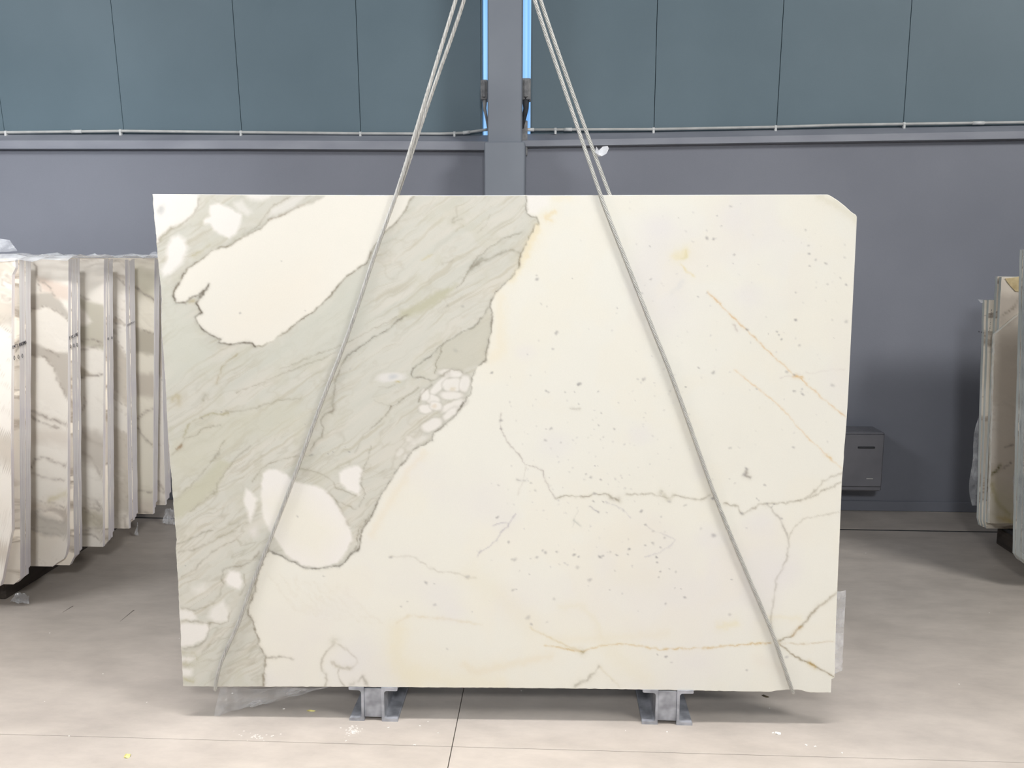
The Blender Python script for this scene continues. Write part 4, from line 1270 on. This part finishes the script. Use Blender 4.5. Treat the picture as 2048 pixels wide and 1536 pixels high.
def stack_slab(outline, y0, th, name, label, cat, grp, face_mat, edge_mat, seed=None, step=5.0, rz=0):
    """outline: (x, z) polygon counter clockwise seen from the camera; front at y0"""
    n = len(outline)
    cx = sum(p[0] for p in outline) / n
    zmin = min(p[1] for p in outline)
    loc = (cx, y0, zmin)
    # outline roughened by fine subdivision
    pts = []
    for a, b_ in zip(outline, outline[1:] + outline[:1]):
        L_ = math.hypot(b_[0] - a[0], b_[1] - a[1]); k = max(1, int(L_ / .06))
        for i in range(k):
            t = i / k
            j = .0012 if 0 < i else 0
            pts.append((a[0] + (b_[0] - a[0]) * t + random.uniform(-j, j), a[1] + (b_[1] - a[1]) * t))
    v = [(x - cx, 0, z - zmin) for x, z in pts] + [(x - cx, th, z - zmin) for x, z in pts]
    n = len(pts)
    f = [tuple(range(n)), tuple(reversed(range(n, 2 * n)))] + [(i, n + i, n + (i + 1) % n, (i + 1) % n) for i in range(n)]
    me = bpy.data.meshes.new(name)
    me.from_pydata(v, [], f)
    me.materials.append(face_mat); me.materials.append(edge_mat)
    mi = [0, 0] + [1] * n
    me.polygons.foreach_set('material_index', mi)
    me.update()
    o = bpy.data.objects.new(name, me); COL.objects.link(o); o.location = loc
    return tag(o, label, cat, grp)


def slab_plain_mat(name, c1, c2, c3):
    m, nt, b = newmat(name)
    N = nt.nodes.new; L = nt.links.new
    geo = N('ShaderNodeNewGeometry')
    mp = N('ShaderNodeMapping'); mp.inputs['Rotation'].default_value = (0, math.radians(-25), 0); mp.inputs['Scale'].default_value = (1.2, 1.5, 4)
    L(geo.outputs['Position'], mp.inputs[0])
    no = N('ShaderNodeTexNoise'); no.inputs['Scale'].default_value = 1.5; no.inputs['Detail'].default_value = 6; no.inputs['Distortion'].default_value = .6
    L(mp.outputs[0], no.inputs['Vector'])
    cr = N('ShaderNodeValToRGB')
    e = cr.color_ramp.elements
    e[0].position = .46; e[0].color = c1; e[1].position = .54; e[1].color = c2
    k = e.new(.50); k.color = c3
    L(no.outputs['Fac'], cr.inputs[0]); L(cr.outputs[0], b.inputs['Base Color'])
    b.inputs['Roughness'].default_value = .35
    return m


M['plain'] = slab_plain_mat('veined_marble_face', L4((238, 229, 214)), L4((206, 197, 184)), L4((168, 156, 142)))

#            label word,  top px(x,y), bottom px(x,y), depth Y, number, thickness, seed
BUN = [
    ('nearest', (32, 517), (37, 1193), 3.79, 5, .112, 3),
    ('second', (137, 517), (146, 1151), 4.05, 4, .098, 1),
    ('third', (208, 518), (214, 1109), 4.35, 4, .092, 2),
    ('fourth', (250, 519), (260, 1072), 4.66, 5, .112, 5),
    ('fifth', (309, 517), (306, 1041), 4.94, 3, .072, 4),
    ('farthest', (319, 518), (331, 1022), 5.13, 4, .09, 6),
]
WLEN = 2.35
marks = []
for bi, (wrd, tp, bp, Yb, n, tk, seed) in enumerate(BUN):
    xt, _, zt = oy(tp[0], tp[1], Yb); xb, _, zb = oy(bp[0], bp[1], Yb)
    zb = ZB
    th = tk / n
    for k in range(n):
        y0 = Yb + k * th
        wv = random.uniform(-.0015, .0015)
        tp_z = zt + random.uniform(-.008, .004)
        lab = '%s slab of the %s bundle left of the big slab' % (ORD[k], wrd)
        lab = {0: 'veined ', }.get(k, 'thin ') + 'white marble slab, ' + lab
        cut = []
        c1, c2 = .035 + random.uniform(-.015, .015), .035 + random.uniform(-.012, .012)
        if k == n - 1: c1, c2 = .05, .06
        if k == 0 and bi == 0:
            out_r = [(oy(24, 1060, Yb)[0] + .0, 0), ]
        xr_b = xb + wv; xr_t = xt + wv
        if k == 0 and bi < 6:
            # front slab gets the painted face
            B_ = {0: ([(-560, 1194), (0, 1194), (8, 1140), (20, 1080), (24, 1060)]),
                  1: ([(-560, 1151), (91, 1151), (112, 1127), (130, 1117), (135, 1092)]),
                  2: ([(-500, 1109), (200, 1109), (206, 1095)]),
                  3: ([(-400, 1072), (252, 1072), (258, 1066)]),
                  4: ([(-300, 1041), (303, 1041), (306, 1036)]),
                  5: ([(-200, 1022), (328, 1022), (331, 1018)])}[bi]
            xl_px = (xt - WLEN)
            # px of the slab's left end at this depth
            zc = Yb
            # convert world left x to px through inverse mapping (scan)
            lo = tp[0] - WLEN * F / (Yb * .99); lob = bp[0] - WLEN * F / (Yb * 1.06)
            ytp = tp[1]
            bx = B_[-1][0]; by = B_[-1][1]
            Rr = [(tp[0], ytp), (tp[0] + (bx - tp[0]) * .5, (ytp + by) / 2), (bx, by)]
            if bi == 0:
                Rr = [(30, 517), (31, 535), (24, 550), (23, 700), (22, 900), (24, 1060)]
            Lr = [(lo, ytp), (lob, B_[0][1])]
            Tt = [(lo, ytp), (tp[0] if bi else 30, ytp)]
            Bb = [(lob, B_[0][1])] + B_[1:]
            org = np.array([float(xt) - WLEN / 2, Yb, ZB])
            def tl(X, Y, Yb=Yb, org=org):
                p = on_plane(X, Y, (0, Yb, 0), (0, 1, 0)) - org
                p[..., 2] = np.maximum(p[..., 2], 0)
                p[..., 1] = 0
                return p
            o = painted_slab('marble_slab', None, tl, (Lr, Rr, Tt, Bb), generic_face(seed), M['side'], M['sawn'], th - .0003, 4.0, .0008, seed)
            o.location = tuple(org)
            tag(o, lab, 'marble slab', 'marble slabs in the left bundles')
        else:
            outl = [(xt - WLEN + wv, zb), (xr_b - c1, zb), (xr_b, zb + c2), (xr_t, tp_z), (xt - WLEN + wv, tp_z)]
            stack_slab(outl, y0, th - .0004, 'marble_slab', lab, 'marble slab', 'marble slabs in the left bundles', M['plain'], M['sawn'])

# marker writing on the bundle ends (strokes on the end faces)


def glyph(ch):
    G = {'0': [[(.5, 1), (.85, .75), (.85, .3), (.5, 0), (.15, .25), (.15, .7), (.5, 1)]],
         'M': [[(0, 0), (.1, 1), (.5, .4), (.9, 1), (1, 0)]], 'E': [[(.9, 1), (.1, 1), (.1, 0), (.9, 0)], [(.1, .5), (.7, .5)]],
         'L': [[(.1, 1), (.1, 0), (.9, 0)]], 'A': [[(0, 0), (.5, 1), (1, 0)], [(.2, .4), (.8, .4)]], 'N': [[(0, 0), (.1, 1), (.9, 0), (1, 1)]],
         '1': [[(.2, .8), (.6, 1), (.55, 0)]], '2': [[(.1, .8), (.5, 1), (.85, .7), (.1, 0), (.9, 0)]], '3': [[(.1, .9), (.6, 1), (.8, .75), (.4, .55), (.85, .3), (.5, 0), (.1, .1)]],
         'T': [[(0, 1), (1, 1)], [(.5, 1), (.5, 0)]], 'Y': [[(0, 1), (.5, .5), (1, 1)], [(.5, .5), (.5, 0)]], 'O': [[(.5, 1), (1, .6), (.9, .1), (.4, 0), (.0, .4), (.5, 1)]]}
    return G[ch]


def writing(name, origin, du, dv, text, w, h, gap, th, label, slope=0.0):
    """origin on a vertical end face; du: depth direction unit vector (world), dv up"""
    O = Vector(origin); du = Vector(du); dv = Vector(dv)
    nrm = du.cross(dv).normalized()
    t = empty(name, tuple(O)); tag(t, label, 'writing'); x = 0
    for ch in text:
        if ch != ' ':
            m = MB()
            for st in glyph(ch):
                m.tube([du * (x + a * w) + dv * (b_ * h + (x + a * w) * slope) for (a, b_) in st], th, 4)
            m.build('letter', M['ink'], t)
        x += w + gap
    return t


def endface(bi, px, py):
    """a point on the end plane of bundle bi hit by the pixel ray"""
    wrd, tp, bp, Yb, n, tk, seed = BUN[bi]
    xt, _, zt = oy(tp[0], tp[1], Yb); xb, _, zb = oy(bp[0], bp[1], Yb)
    # plane containing the y axis and the sloping end line
    d = Vector((xt - xb, 0, zt - zb)); nn = Vector((d.z, 0, -d.x)).normalized()
    p = on_plane(px, py, (xt + nn.x * .006, Yb, zt + nn.z * .006), tuple(nn))
    return Vector(p)


for bi, (p0, p1, text, hpx, lab) in {
    0: ((25, 695), (53, 684), 'OMTLANOMO', 7, 'dense black marker lettering on ends of the nearest left bundle'),
    1: ((139, 676), (157, 667), 'EYLLNE', 6, 'dense black marker lettering on ends of the second left bundle'),
    3: ((254, 651), (270, 643), 'ONNMOO', 4, 'faint dark lettering on ends of the fourth left bundle'),
}.items():
    a = endface(bi, *p0); b_ = endface(bi, *p1)
    du = (b_ - a); Lg = du.length
    du.normalize()
    w = Lg / len(text) * .8
    h = hpx / F * a.y * 1.05
    writing('marker_writing', a - Vector((0, 0, h / 2)), (0, 1, 0), (0, 0, 1), text, Lg / len(text) * .78, h, Lg / len(text) * .22, .0011 if bi < 3 else .0006, lab, slope=du.z / max(.2, abs(du.y)))
for bi, (p0, p1, cnt, hpx, lab) in {
    0: ((27, 716), (47, 711), 3, 8, 'row of three black marker zeros on ends of the nearest left bundle'),
    1: ((140, 693), (156, 689), 3, 7, 'row of three black marker zeros on ends of the second left bundle'),
    2: ((215, 678), (226, 675), 2, 5, 'pair of small black marker zeros on ends of the third left bundle'),
}.items():
    a = endface(bi, *p0); b_ = endface(bi, *p1)
    Lg = (b_ - a).length; h = hpx / F * a.y * 1.1
    writing('marker_writing', a - Vector((0, 0, h / 2)), (0, 1, 0), (0, 0, 1), ' '.join('0' * cnt), Lg / (2 * cnt - 1) * .85, h, Lg / (2 * cnt - 1) * .15, .0011, lab, slope=(b_ - a).z / max(.05, (b_ - a).y))

# right bundle: short pair, tall pair, diagonally cut front slab
Yr = 4.88


def rx(px, py, y): return oy(px, py, y)[0]


def rz_(px, py, y): return oy(px, py, y)[2]


RB = [  # (k, top px x,y ; bottom px x; label)
    (0, 0.0, [(1990, 668), (2040, 627)], 1978, 'front white marble slab with diagonal cut corner, right of the big slab'),
    (1, .026, [(2005, 553)], 1975, 'tall veined marble slab with torn tape, behind the diagonally cut slab at right'),
    (2, .052, [(1995, 553)], 1970, 'tall thin marble slab second behind the diagonally cut slab at right'),
    (3, .078, [(1978, 600)], 1963, 'short marble slab leaning against the tall pair at right'),
    (4, .104, [(1969, 600)], 1957, 'rearmost short marble slab of the right bundle by the wall'),
]
for (k, dy, tops, bpx, lab) in RB:
    y0 = Yr + dy
    ybt = 1047 - k * 3
    if k == 0:
        # front slab: painted grid below the diagonal
        org = np.array([rx(2100, 1047, y0), y0, ZB])
        def tl(X, Y, y0=y0, org=org):
            p = on_plane(X, Y, (0, y0, 0), (0, 1, 0)) - org
            p[..., 2] = np.maximum(p[..., 2], 0); p[..., 1] = 0
            return p
        o = painted_slab('marble_slab', None, tl, ([(1989, 669), (1978, 1047)], [(2500, 627), (2500, 1049)], [(1989, 669), (2040, 627), (2500, 627)], [(1978, 1047), (2500, 1049)]),
                         generic_face(8), M['side'], M['rim'], .022, 4.0, .0015, 8)
        o.location = tuple(org)
    elif k == 1:
        org = np.array([rx(2100, 1047, y0), y0, ZB])
        def tl(X, Y, y0=y0, org=org):
            p = on_plane(X, Y, (0, y0, 0), (0, 1, 0)) - org
            p[..., 2] = np.maximum(p[..., 2], 0); p[..., 1] = 0
            return p
        o = painted_slab('marble_slab', None, tl, ([(2003, 554), (1976, 1046)], [(2500, 554), (2500, 1048)], [(2003, 554), (2500, 552)], [(1976, 1046), (2500, 1048)]),
                         generic_face(8), M['side'], M['sawn_pale'], .024, 4.0, .001, 9)
        o.location = tuple(org)
    else:
        tx, ty = tops[0]
        z = rz_(tx, ty, y0)
        xt = rx(tx, ty, y0); xb = rx(bpx, 1040, y0)
        outl = [(xb + .012, ZB), (xt + 1.9, ZB), (xt + 1.9, z), (xt, z), (xb, ZB + .04)]
        o = stack_slab(outl, y0, .0245, 'marble_slab', lab, 'marble slab', None, M['plain'], M['sawn_pale'])
    tag(o, lab, 'marble slab', 'marble slabs in the right bundle')

# writing on the right bundle ends
for (px, py, txt, lab) in ((1988, 622, '1MO', 'tiny black stencil marks down the edge of the right bundle'), (1972, 667, 'MN3', 'short black pencil marks across the edge of the right bundle')):
    a = Vector(oy(px, py, Yr + .05)); a.x -= .012
    t = empty('stencil_writing', tuple(a)); tag(t, lab, 'writing')
    for k in range(11 if txt == '1MO' else 3):
        m = MB()
        for st in glyph('M0N3E1A0LM2'[k] if txt == '1MO' else txt[k]):
            if txt == '1MO':
                m.tube([Vector((0, aa * .008, -k * .011 + bb * .008)) for aa, bb in st], .0005, 4)
            else:
                m.tube([Vector((.0 - k * .001, -k * .03 + .05 + aa * .010, bb * .009)) for aa, bb in st], .0007, 4)
        m.build('letter', M['ink'], t)

# torn tape on the tall right slab
tp = [(2010, 557), (2022, 556), (2038, 553), (2048, 551), (2060, 553), (2062, 575), (2050, 566), (2042, 583), (2031, 583), (2022, 573), (2016, 566)]
y0 = Yr + .0235
pp = [oy(x, y, y0) for x, y in tp]
c = Vector(pp[0])
m = MB(); n = len(pp)
m.prism([(p[0] - c.x, p[2] - c.z) for p in reversed(pp)], 'y', -.0015, .0005)
o = m.build('tape_patch', M['tape'], None, False, c); tag(o, 'torn piece of tan tape at the top of the tall right slab', 'tape')

# nearest right bundle, mostly outside the frame
Yn = 4.27
for k in range(6):
    y0 = Yn + k * .027
    xb = rx(2061, 1112, Yn) + random.uniform(-.003, .003)
    xt = rx(2076, 500, Yn) + random.uniform(-.003, .003)
    z = 1.68 + random.uniform(-.004, .004)
    outl = [(xb + .02, ZB), (xb + 2.0, ZB), (xt + 1.98, z), (xt, z), (xb - .0, ZB + .03)]
    stack_slab(outl, y0, .0255, 'marble_slab', 'white marble slab, %s of the wrapped bundle at the right edge' % ORD[k], 'marble slab', 'marble slabs in the right edge bundle', M['plain'], M['sawn_pale'])

# bearers under the bundles


def bearer(x0, x1, y0, y1, label):
    t = empty('timber_bearer', ((x0 + x1) / 2, (y0 + y1) / 2, 0)); tag(t, label, 'timber bearer')
    hx, hy = (x1 - x0) / 2, (y1 - y0) / 2
    m = MB(); m.box(-hx, hx, -hy, hy, 0, ZB - .022, .005); m.build('beam', M['wood'], t)
    m = MB(); m.box(-hx * .9, hx * .9, -hy, hy, ZB - .022, ZB - .0005, .002); m.build('rubber_strip', M['dark'], t)


bearer(-2.75, -2.60, 3.92, 5.25, 'dark timber bearer under the right ends of the left bundles')
bearer(-4.0, -3.88, 3.92, 5.25, 'dark timber bearer under the far ends of the left bundles')
rx0 = rx(2018, 1065, 4.9)
bearer(rx0, rx0 + .12, 4.2, 5.03, 'dark timber bearer under the near ends of the right bundles')
bearer(rx0 + 1.3, rx0 + 1.42, 4.2, 5.03, 'dark timber bearer under the far ends of the right bundles')

# ------------------------------------------------------------------ plastic film


def sheet(name, P00, P10, P11, P01, nu, nv, amp, mat, label, seed=1, bulge=None, cat='plastic film', positive=False):
    """crumpled sheet between four corners"""
    P00, P10, P11, P01 = map(Vector, (P00, P10, P11, P01))
    nrm = (P10 - P00).cross(P01 - P00).normalized()
    c = (P00 + P10 + P11 + P01) / 4
    rnd = np.random.RandomState(seed)
    v = []; f = []
    for j in range(nv + 1):
        for i in range(nu + 1):
            u, w = i / nu, j / nv
            p = (P00 * (1 - u) + P10 * u) * (1 - w) + (P01 * (1 - u) + P11 * u) * w
            d = (fbm(np.array(u * nu / 3.0), np.array(w * nv / 3.0), seed, 3) * 2 + rnd.uniform(-.3, .3)) * amp
            if positive: d = abs(d) * 1.3
            e = (fbm(np.array(u * nu / 2.0 + 9), np.array(w * nv / 2.0), seed + 3, 2) * 2) * amp * .8
            p = p + nrm * float(d) + (P01 - P00).normalized() * float(e)
            if bulge: p = p + Vector(bulge(u, w))
            v.append(p - c)
    for j in range(nv):
        for i in range(nu):
            a = j * (nu + 1) + i
            if (i + j) % 2:
                f += [(a, a + 1, a + nu + 2), (a, a + nu + 2, a + nu + 1)]
            else:
                f += [(a, a + 1, a + nu + 1), (a + 1, a + nu + 2, a + nu + 1)]
    o = mesh_obj(name, v, f, mat, None, False, c)
    return tag(o, label, cat)


# draped over the left bundle tops
zt = 1.629
sheet('plastic_film', (-4.45, 3.775, zt), (-2.10, 3.775, zt), (-1.95, 5.22, zt - .012), (-4.3, 5.22, zt - .012), 44, 30, .020, M['film2'],
      'clear crinkled plastic film draped over the tops of the left bundles', 3, lambda u, w: (0, 0, -.022 if w < .01 else 0), positive=True)
p0 = oy(-120, 500, 3.80); p1 = oy(34, 503, 3.80); p2 = oy(20, 482, 3.82); p3 = oy(-120, 462, 3.84)
sheet('plastic_film', p0, p1, p2, p3, 12, 5, .012, M['film'], 'upright peak of plastic film on the nearest left bundle top', 6)
p0 = oy(296, 512, 5.0); p1 = oy(318, 512, 5.0); p2 = oy(312, 503, 5.0); p3 = oy(304, 504, 5.0)
sheet('plastic_film', p0, p1, p2, p3, 5, 3, .004, M['film'], 'small tuft of plastic film on the fifth left bundle top', 9)
# ragged film below the left bundles
for (a, b_, yy, lab) in (((262, 1050), (277, 1078), 4.88, 'crumpled plastic film hanging below the fourth left bundle'), ((318, 1022), (350, 1052), 5.1, 'crumpled plastic film hanging below the farthest left bundle'),
                         ((14, 1216), (60, 1228), 3.86, 'torn plastic film on the floor under the nearest left bundle')):
    p0 = oy(a[0], b_[1], yy); p1 = oy(b_[0], b_[1], yy); p2 = oy(b_[0], a[1], yy); p3 = oy(a[0], a[1], yy)
    p0 = (p0[0], p0[1], max(.012, p0[2])); p1 = (p1[0], p1[1], max(.012, p1[2]))
    p2 = (p2[0] - .03, p2[1] + .05, max(p2[2], p1[2] + .02)); p3 = (p3[0] + .015, p3[1] + .05, max(p3[2], p0[2] + .03))
    sheet('plastic_film', (p0[0] + .02, p0[1], p0[2]), p1, p2, p3, 9, 7, .012, M['film'], lab, 12)
# right: film trailing off the back of the right bundle
pr = [(1955, 1012), (1966, 1012), (1972, 600), (1966, 600)]
q = [oy(x, y, 5.02) for x, y in pr]


def bl(u, w):
    return (-(1 - u) * (.05 * math.exp(-((w - .1) / .14) ** 2) + .03 * math.exp(-((w - .33) / .1) ** 2)), 0, 0)


sheet('plastic_film', q[0], q[1], q[2], q[3], 5, 40, .006, M['film'], 'strip of clear plastic film hanging down behind the right bundle', 15, bl)
q = [oy(x, y, 5.0) for x, y in ((1962, 606), (1976, 606), (1976, 600), (1956, 599))]
sheet('plastic_film', q[0], q[1], q[2], q[3], 4, 2, .003, M['film2'], 'pointed plastic wisp on top of the short right slabs', 17)
# right edge bundle wrap
q = [oy(x, y, 4.25) for x, y in ((2026, 1085), (2110, 1112), (2120, 500), (2044, 500))]
q = [oy(2024, 1092, 4.5), oy(2052, 1112, 4.25), oy(2056, 486, 4.25), oy(2040, 492, 4.5)]
sheet('plastic_film', q[0], q[1], q[2], q[3], 5, 40, .006, M['film'], 'clear plastic wrap around the bundle at the right edge', 19)
# below the big slab, left
A = slab_world(440, 1376, .05); B_ = slab_world(662, 1375, .05)
q0 = oz(428, 1431, .006); q1 = oz(556, 1400, .03)
sheet('plastic_film', q0, q1, B_, A, 22, 8, .012, M['clear'], 'shiny clear plastic sheet trailing on the floor under the big slab', 21)
# behind the big slab, lower right
q = [slab_world(x, y, .06) for x, y in ((1655, 1352), (1684, 1342), (1692, 1180), (1665, 1185))]
sheet('plastic_film', q[0], q[1], q[2], q[3], 5, 12, .004, M['film'], 'clear plastic film peeping out behind the lower right of the big slab', 23)

# ------------------------------------------------------------------ litter on the floor


def scrap(name, px, py, w, d, hgt, mat, label, cat, ang=0, seed=0):
    x, y, _ = oz(px, py)
    rnd = random.Random(seed)
    v = [(0, 0, hgt)]
    n = 9
    for k in range(n):
        a = 2 * math.pi * k / n
        r = rnd.uniform(.7, 1.1)
        X, Y_ = math.cos(a) * w * r, math.sin(a) * d * r
        v.append((X * math.cos(ang) - Y_ * math.sin(ang), X * math.sin(ang) + Y_ * math.cos(ang), .0007 + (hgt * .5 if k % 3 == 0 else 0)))
    m = len(v)
    v += [(p[0] * .8, p[1] * .8, .0002) for p in v[1:]]
    f = [(0, 1 + k, 1 + (k + 1) % n) for k in range(n)] + [(1 + k, m + k, m + (k + 1) % n, 1 + (k + 1) % n) for k in range(n)] + [tuple(m + k for k in reversed(range(n)))]
    o = mesh_obj(name, v, f, mat, None, False, (x, y, 0))
    return tag(o, label, cat)


scrap('fallen_leaf', 255, 1513, .013, .014, .010, M['leaf'], 'pale yellow leaf on the floor at the lower left', 'leaf', .4, 1)
scrap('fallen_leaf', 622, 1422, .017, .006, .005, M['leaf'], 'curled yellow leaf in the shadow left of the left steel foot', 'leaf', -.1, 2)
scrap('fallen_leaf', 1531, 1393, .018, .008, .004, M['leafdark'], 'dark dry leaf on the floor under the right end of the slab', 'leaf', -.5, 3)
CR = [(1555, 1467, .012, 'largest white marble crumb, in front of the slab between right foot and right rope'),
      (1546, 1466, .006, 'small white crumb touching the left side of the largest crumb'),
      (1612, 1490, .006, 'left one of the two white crumbs near the front floor joint at right'),
      (1630, 1493, .005, 'right one of the two white crumbs near the front floor joint at right'),
      (1684, 1506, .004, 'tiny white crumb on the front floor joint, farthest right of all crumbs'),
      (1334, 1464, .004, 'tiny white crumb just in front of the right steel foot'),
      (840, 1452, .004, 'tiny white crumb right of the left steel foot, in the middle of its trio'),
      (777, 1455, .004, 'tiny white crumb directly in front of the left steel foot'),
      (856, 1443, .003, 'tiny white crumb at the shadow edge right of the left steel foot'),
      (829, 1490, .005, 'white crumb lying on the front floor joint below the left foot'),
      (692, 1482, .004, 'tiny white crumb between the dust patch and the front floor joint'),
      (876, 1466, .003, 'tiny white crumb beside the long floor joint that runs under the slab'),
      (465, 1387, .006, 'white crumb beside the foot end of the left rope'),
      (568, 1418, .006, 'white crumb on the shaded floor between plastic sheet and yellow leaf')]
for k, (x, y, r, lab) in enumerate(CR):
    scrap('marble_crumb', x, y, r, r * .7, r * .5, M['crumb'], lab, 'stone crumb', k, 30 + k)['group'] = 'marble crumbs on the floor'
# dust patch and scratches: very thin raised marks on the floor
def dust(px, py, sx, sy, n, label, seed):
    x, y, _ = oz(px, py); rnd = random.Random(seed); m = MB()
    for _ in range(n):
        a, b_ = rnd.gauss(0, sx), rnd.gauss(0, sy); q = rnd.uniform(.0012, .0034); h = .0007
        m.add([(a - q, b_ - q * .7, .0001), (a + q, b_ - q, .0001), (a + q * .8, b_ + q, .0001), (a - q, b_ + q * .6, .0001), (a, b_, h)], [(0, 1, 4), (1, 2, 4), (2, 3, 4), (3, 0, 4), (3, 2, 1, 0)])
    o = m.build('marble_dust', M['powder'], None, False, (x, y, 0)); tag(o, label, 'stone dust', None, 'stuff')


dust(704, 1461, .012, .014, 60, 'small patch of white marble dust by the left steel foot', 5)
dust(520, 1472, .045, .016, 26, 'faint sprinkle of pale dust on the floor left of the left foot', 6)
for (a, b_, lab) in (((125, 1225), (146, 1212), 'short dark scratch on the floor near the second left bundle'), ((240, 1243), (268, 1220), 'longer dark scratch on the floor beside the big slab')):
    p = Vector(oz(*a)); q = Vector(oz(*b_)); c = (p + q) / 2
    m = MB(); d = (q - p).normalized(); s_ = Vector((-d.y, d.x, 0)) * .003
    vv = [p - c - s_ * .2, p - c + s_ * .2, q - c + s_, q - c - s_]
    vv = [(x.x, x.y, .0004) for x in vv] + [(x.x, x.y, .0001) for x in vv]
    o = mesh_obj('floor_scratch', vv, [(3, 2, 1, 0)[::-1], (4, 5, 6, 7), (0, 1, 5, 4), (1, 2, 6, 5), (2, 3, 7, 6), (3, 0, 4, 7)], M['scuff'], None, False, (c.x, c.y, 0))
    tag(o, lab, 'scratch')
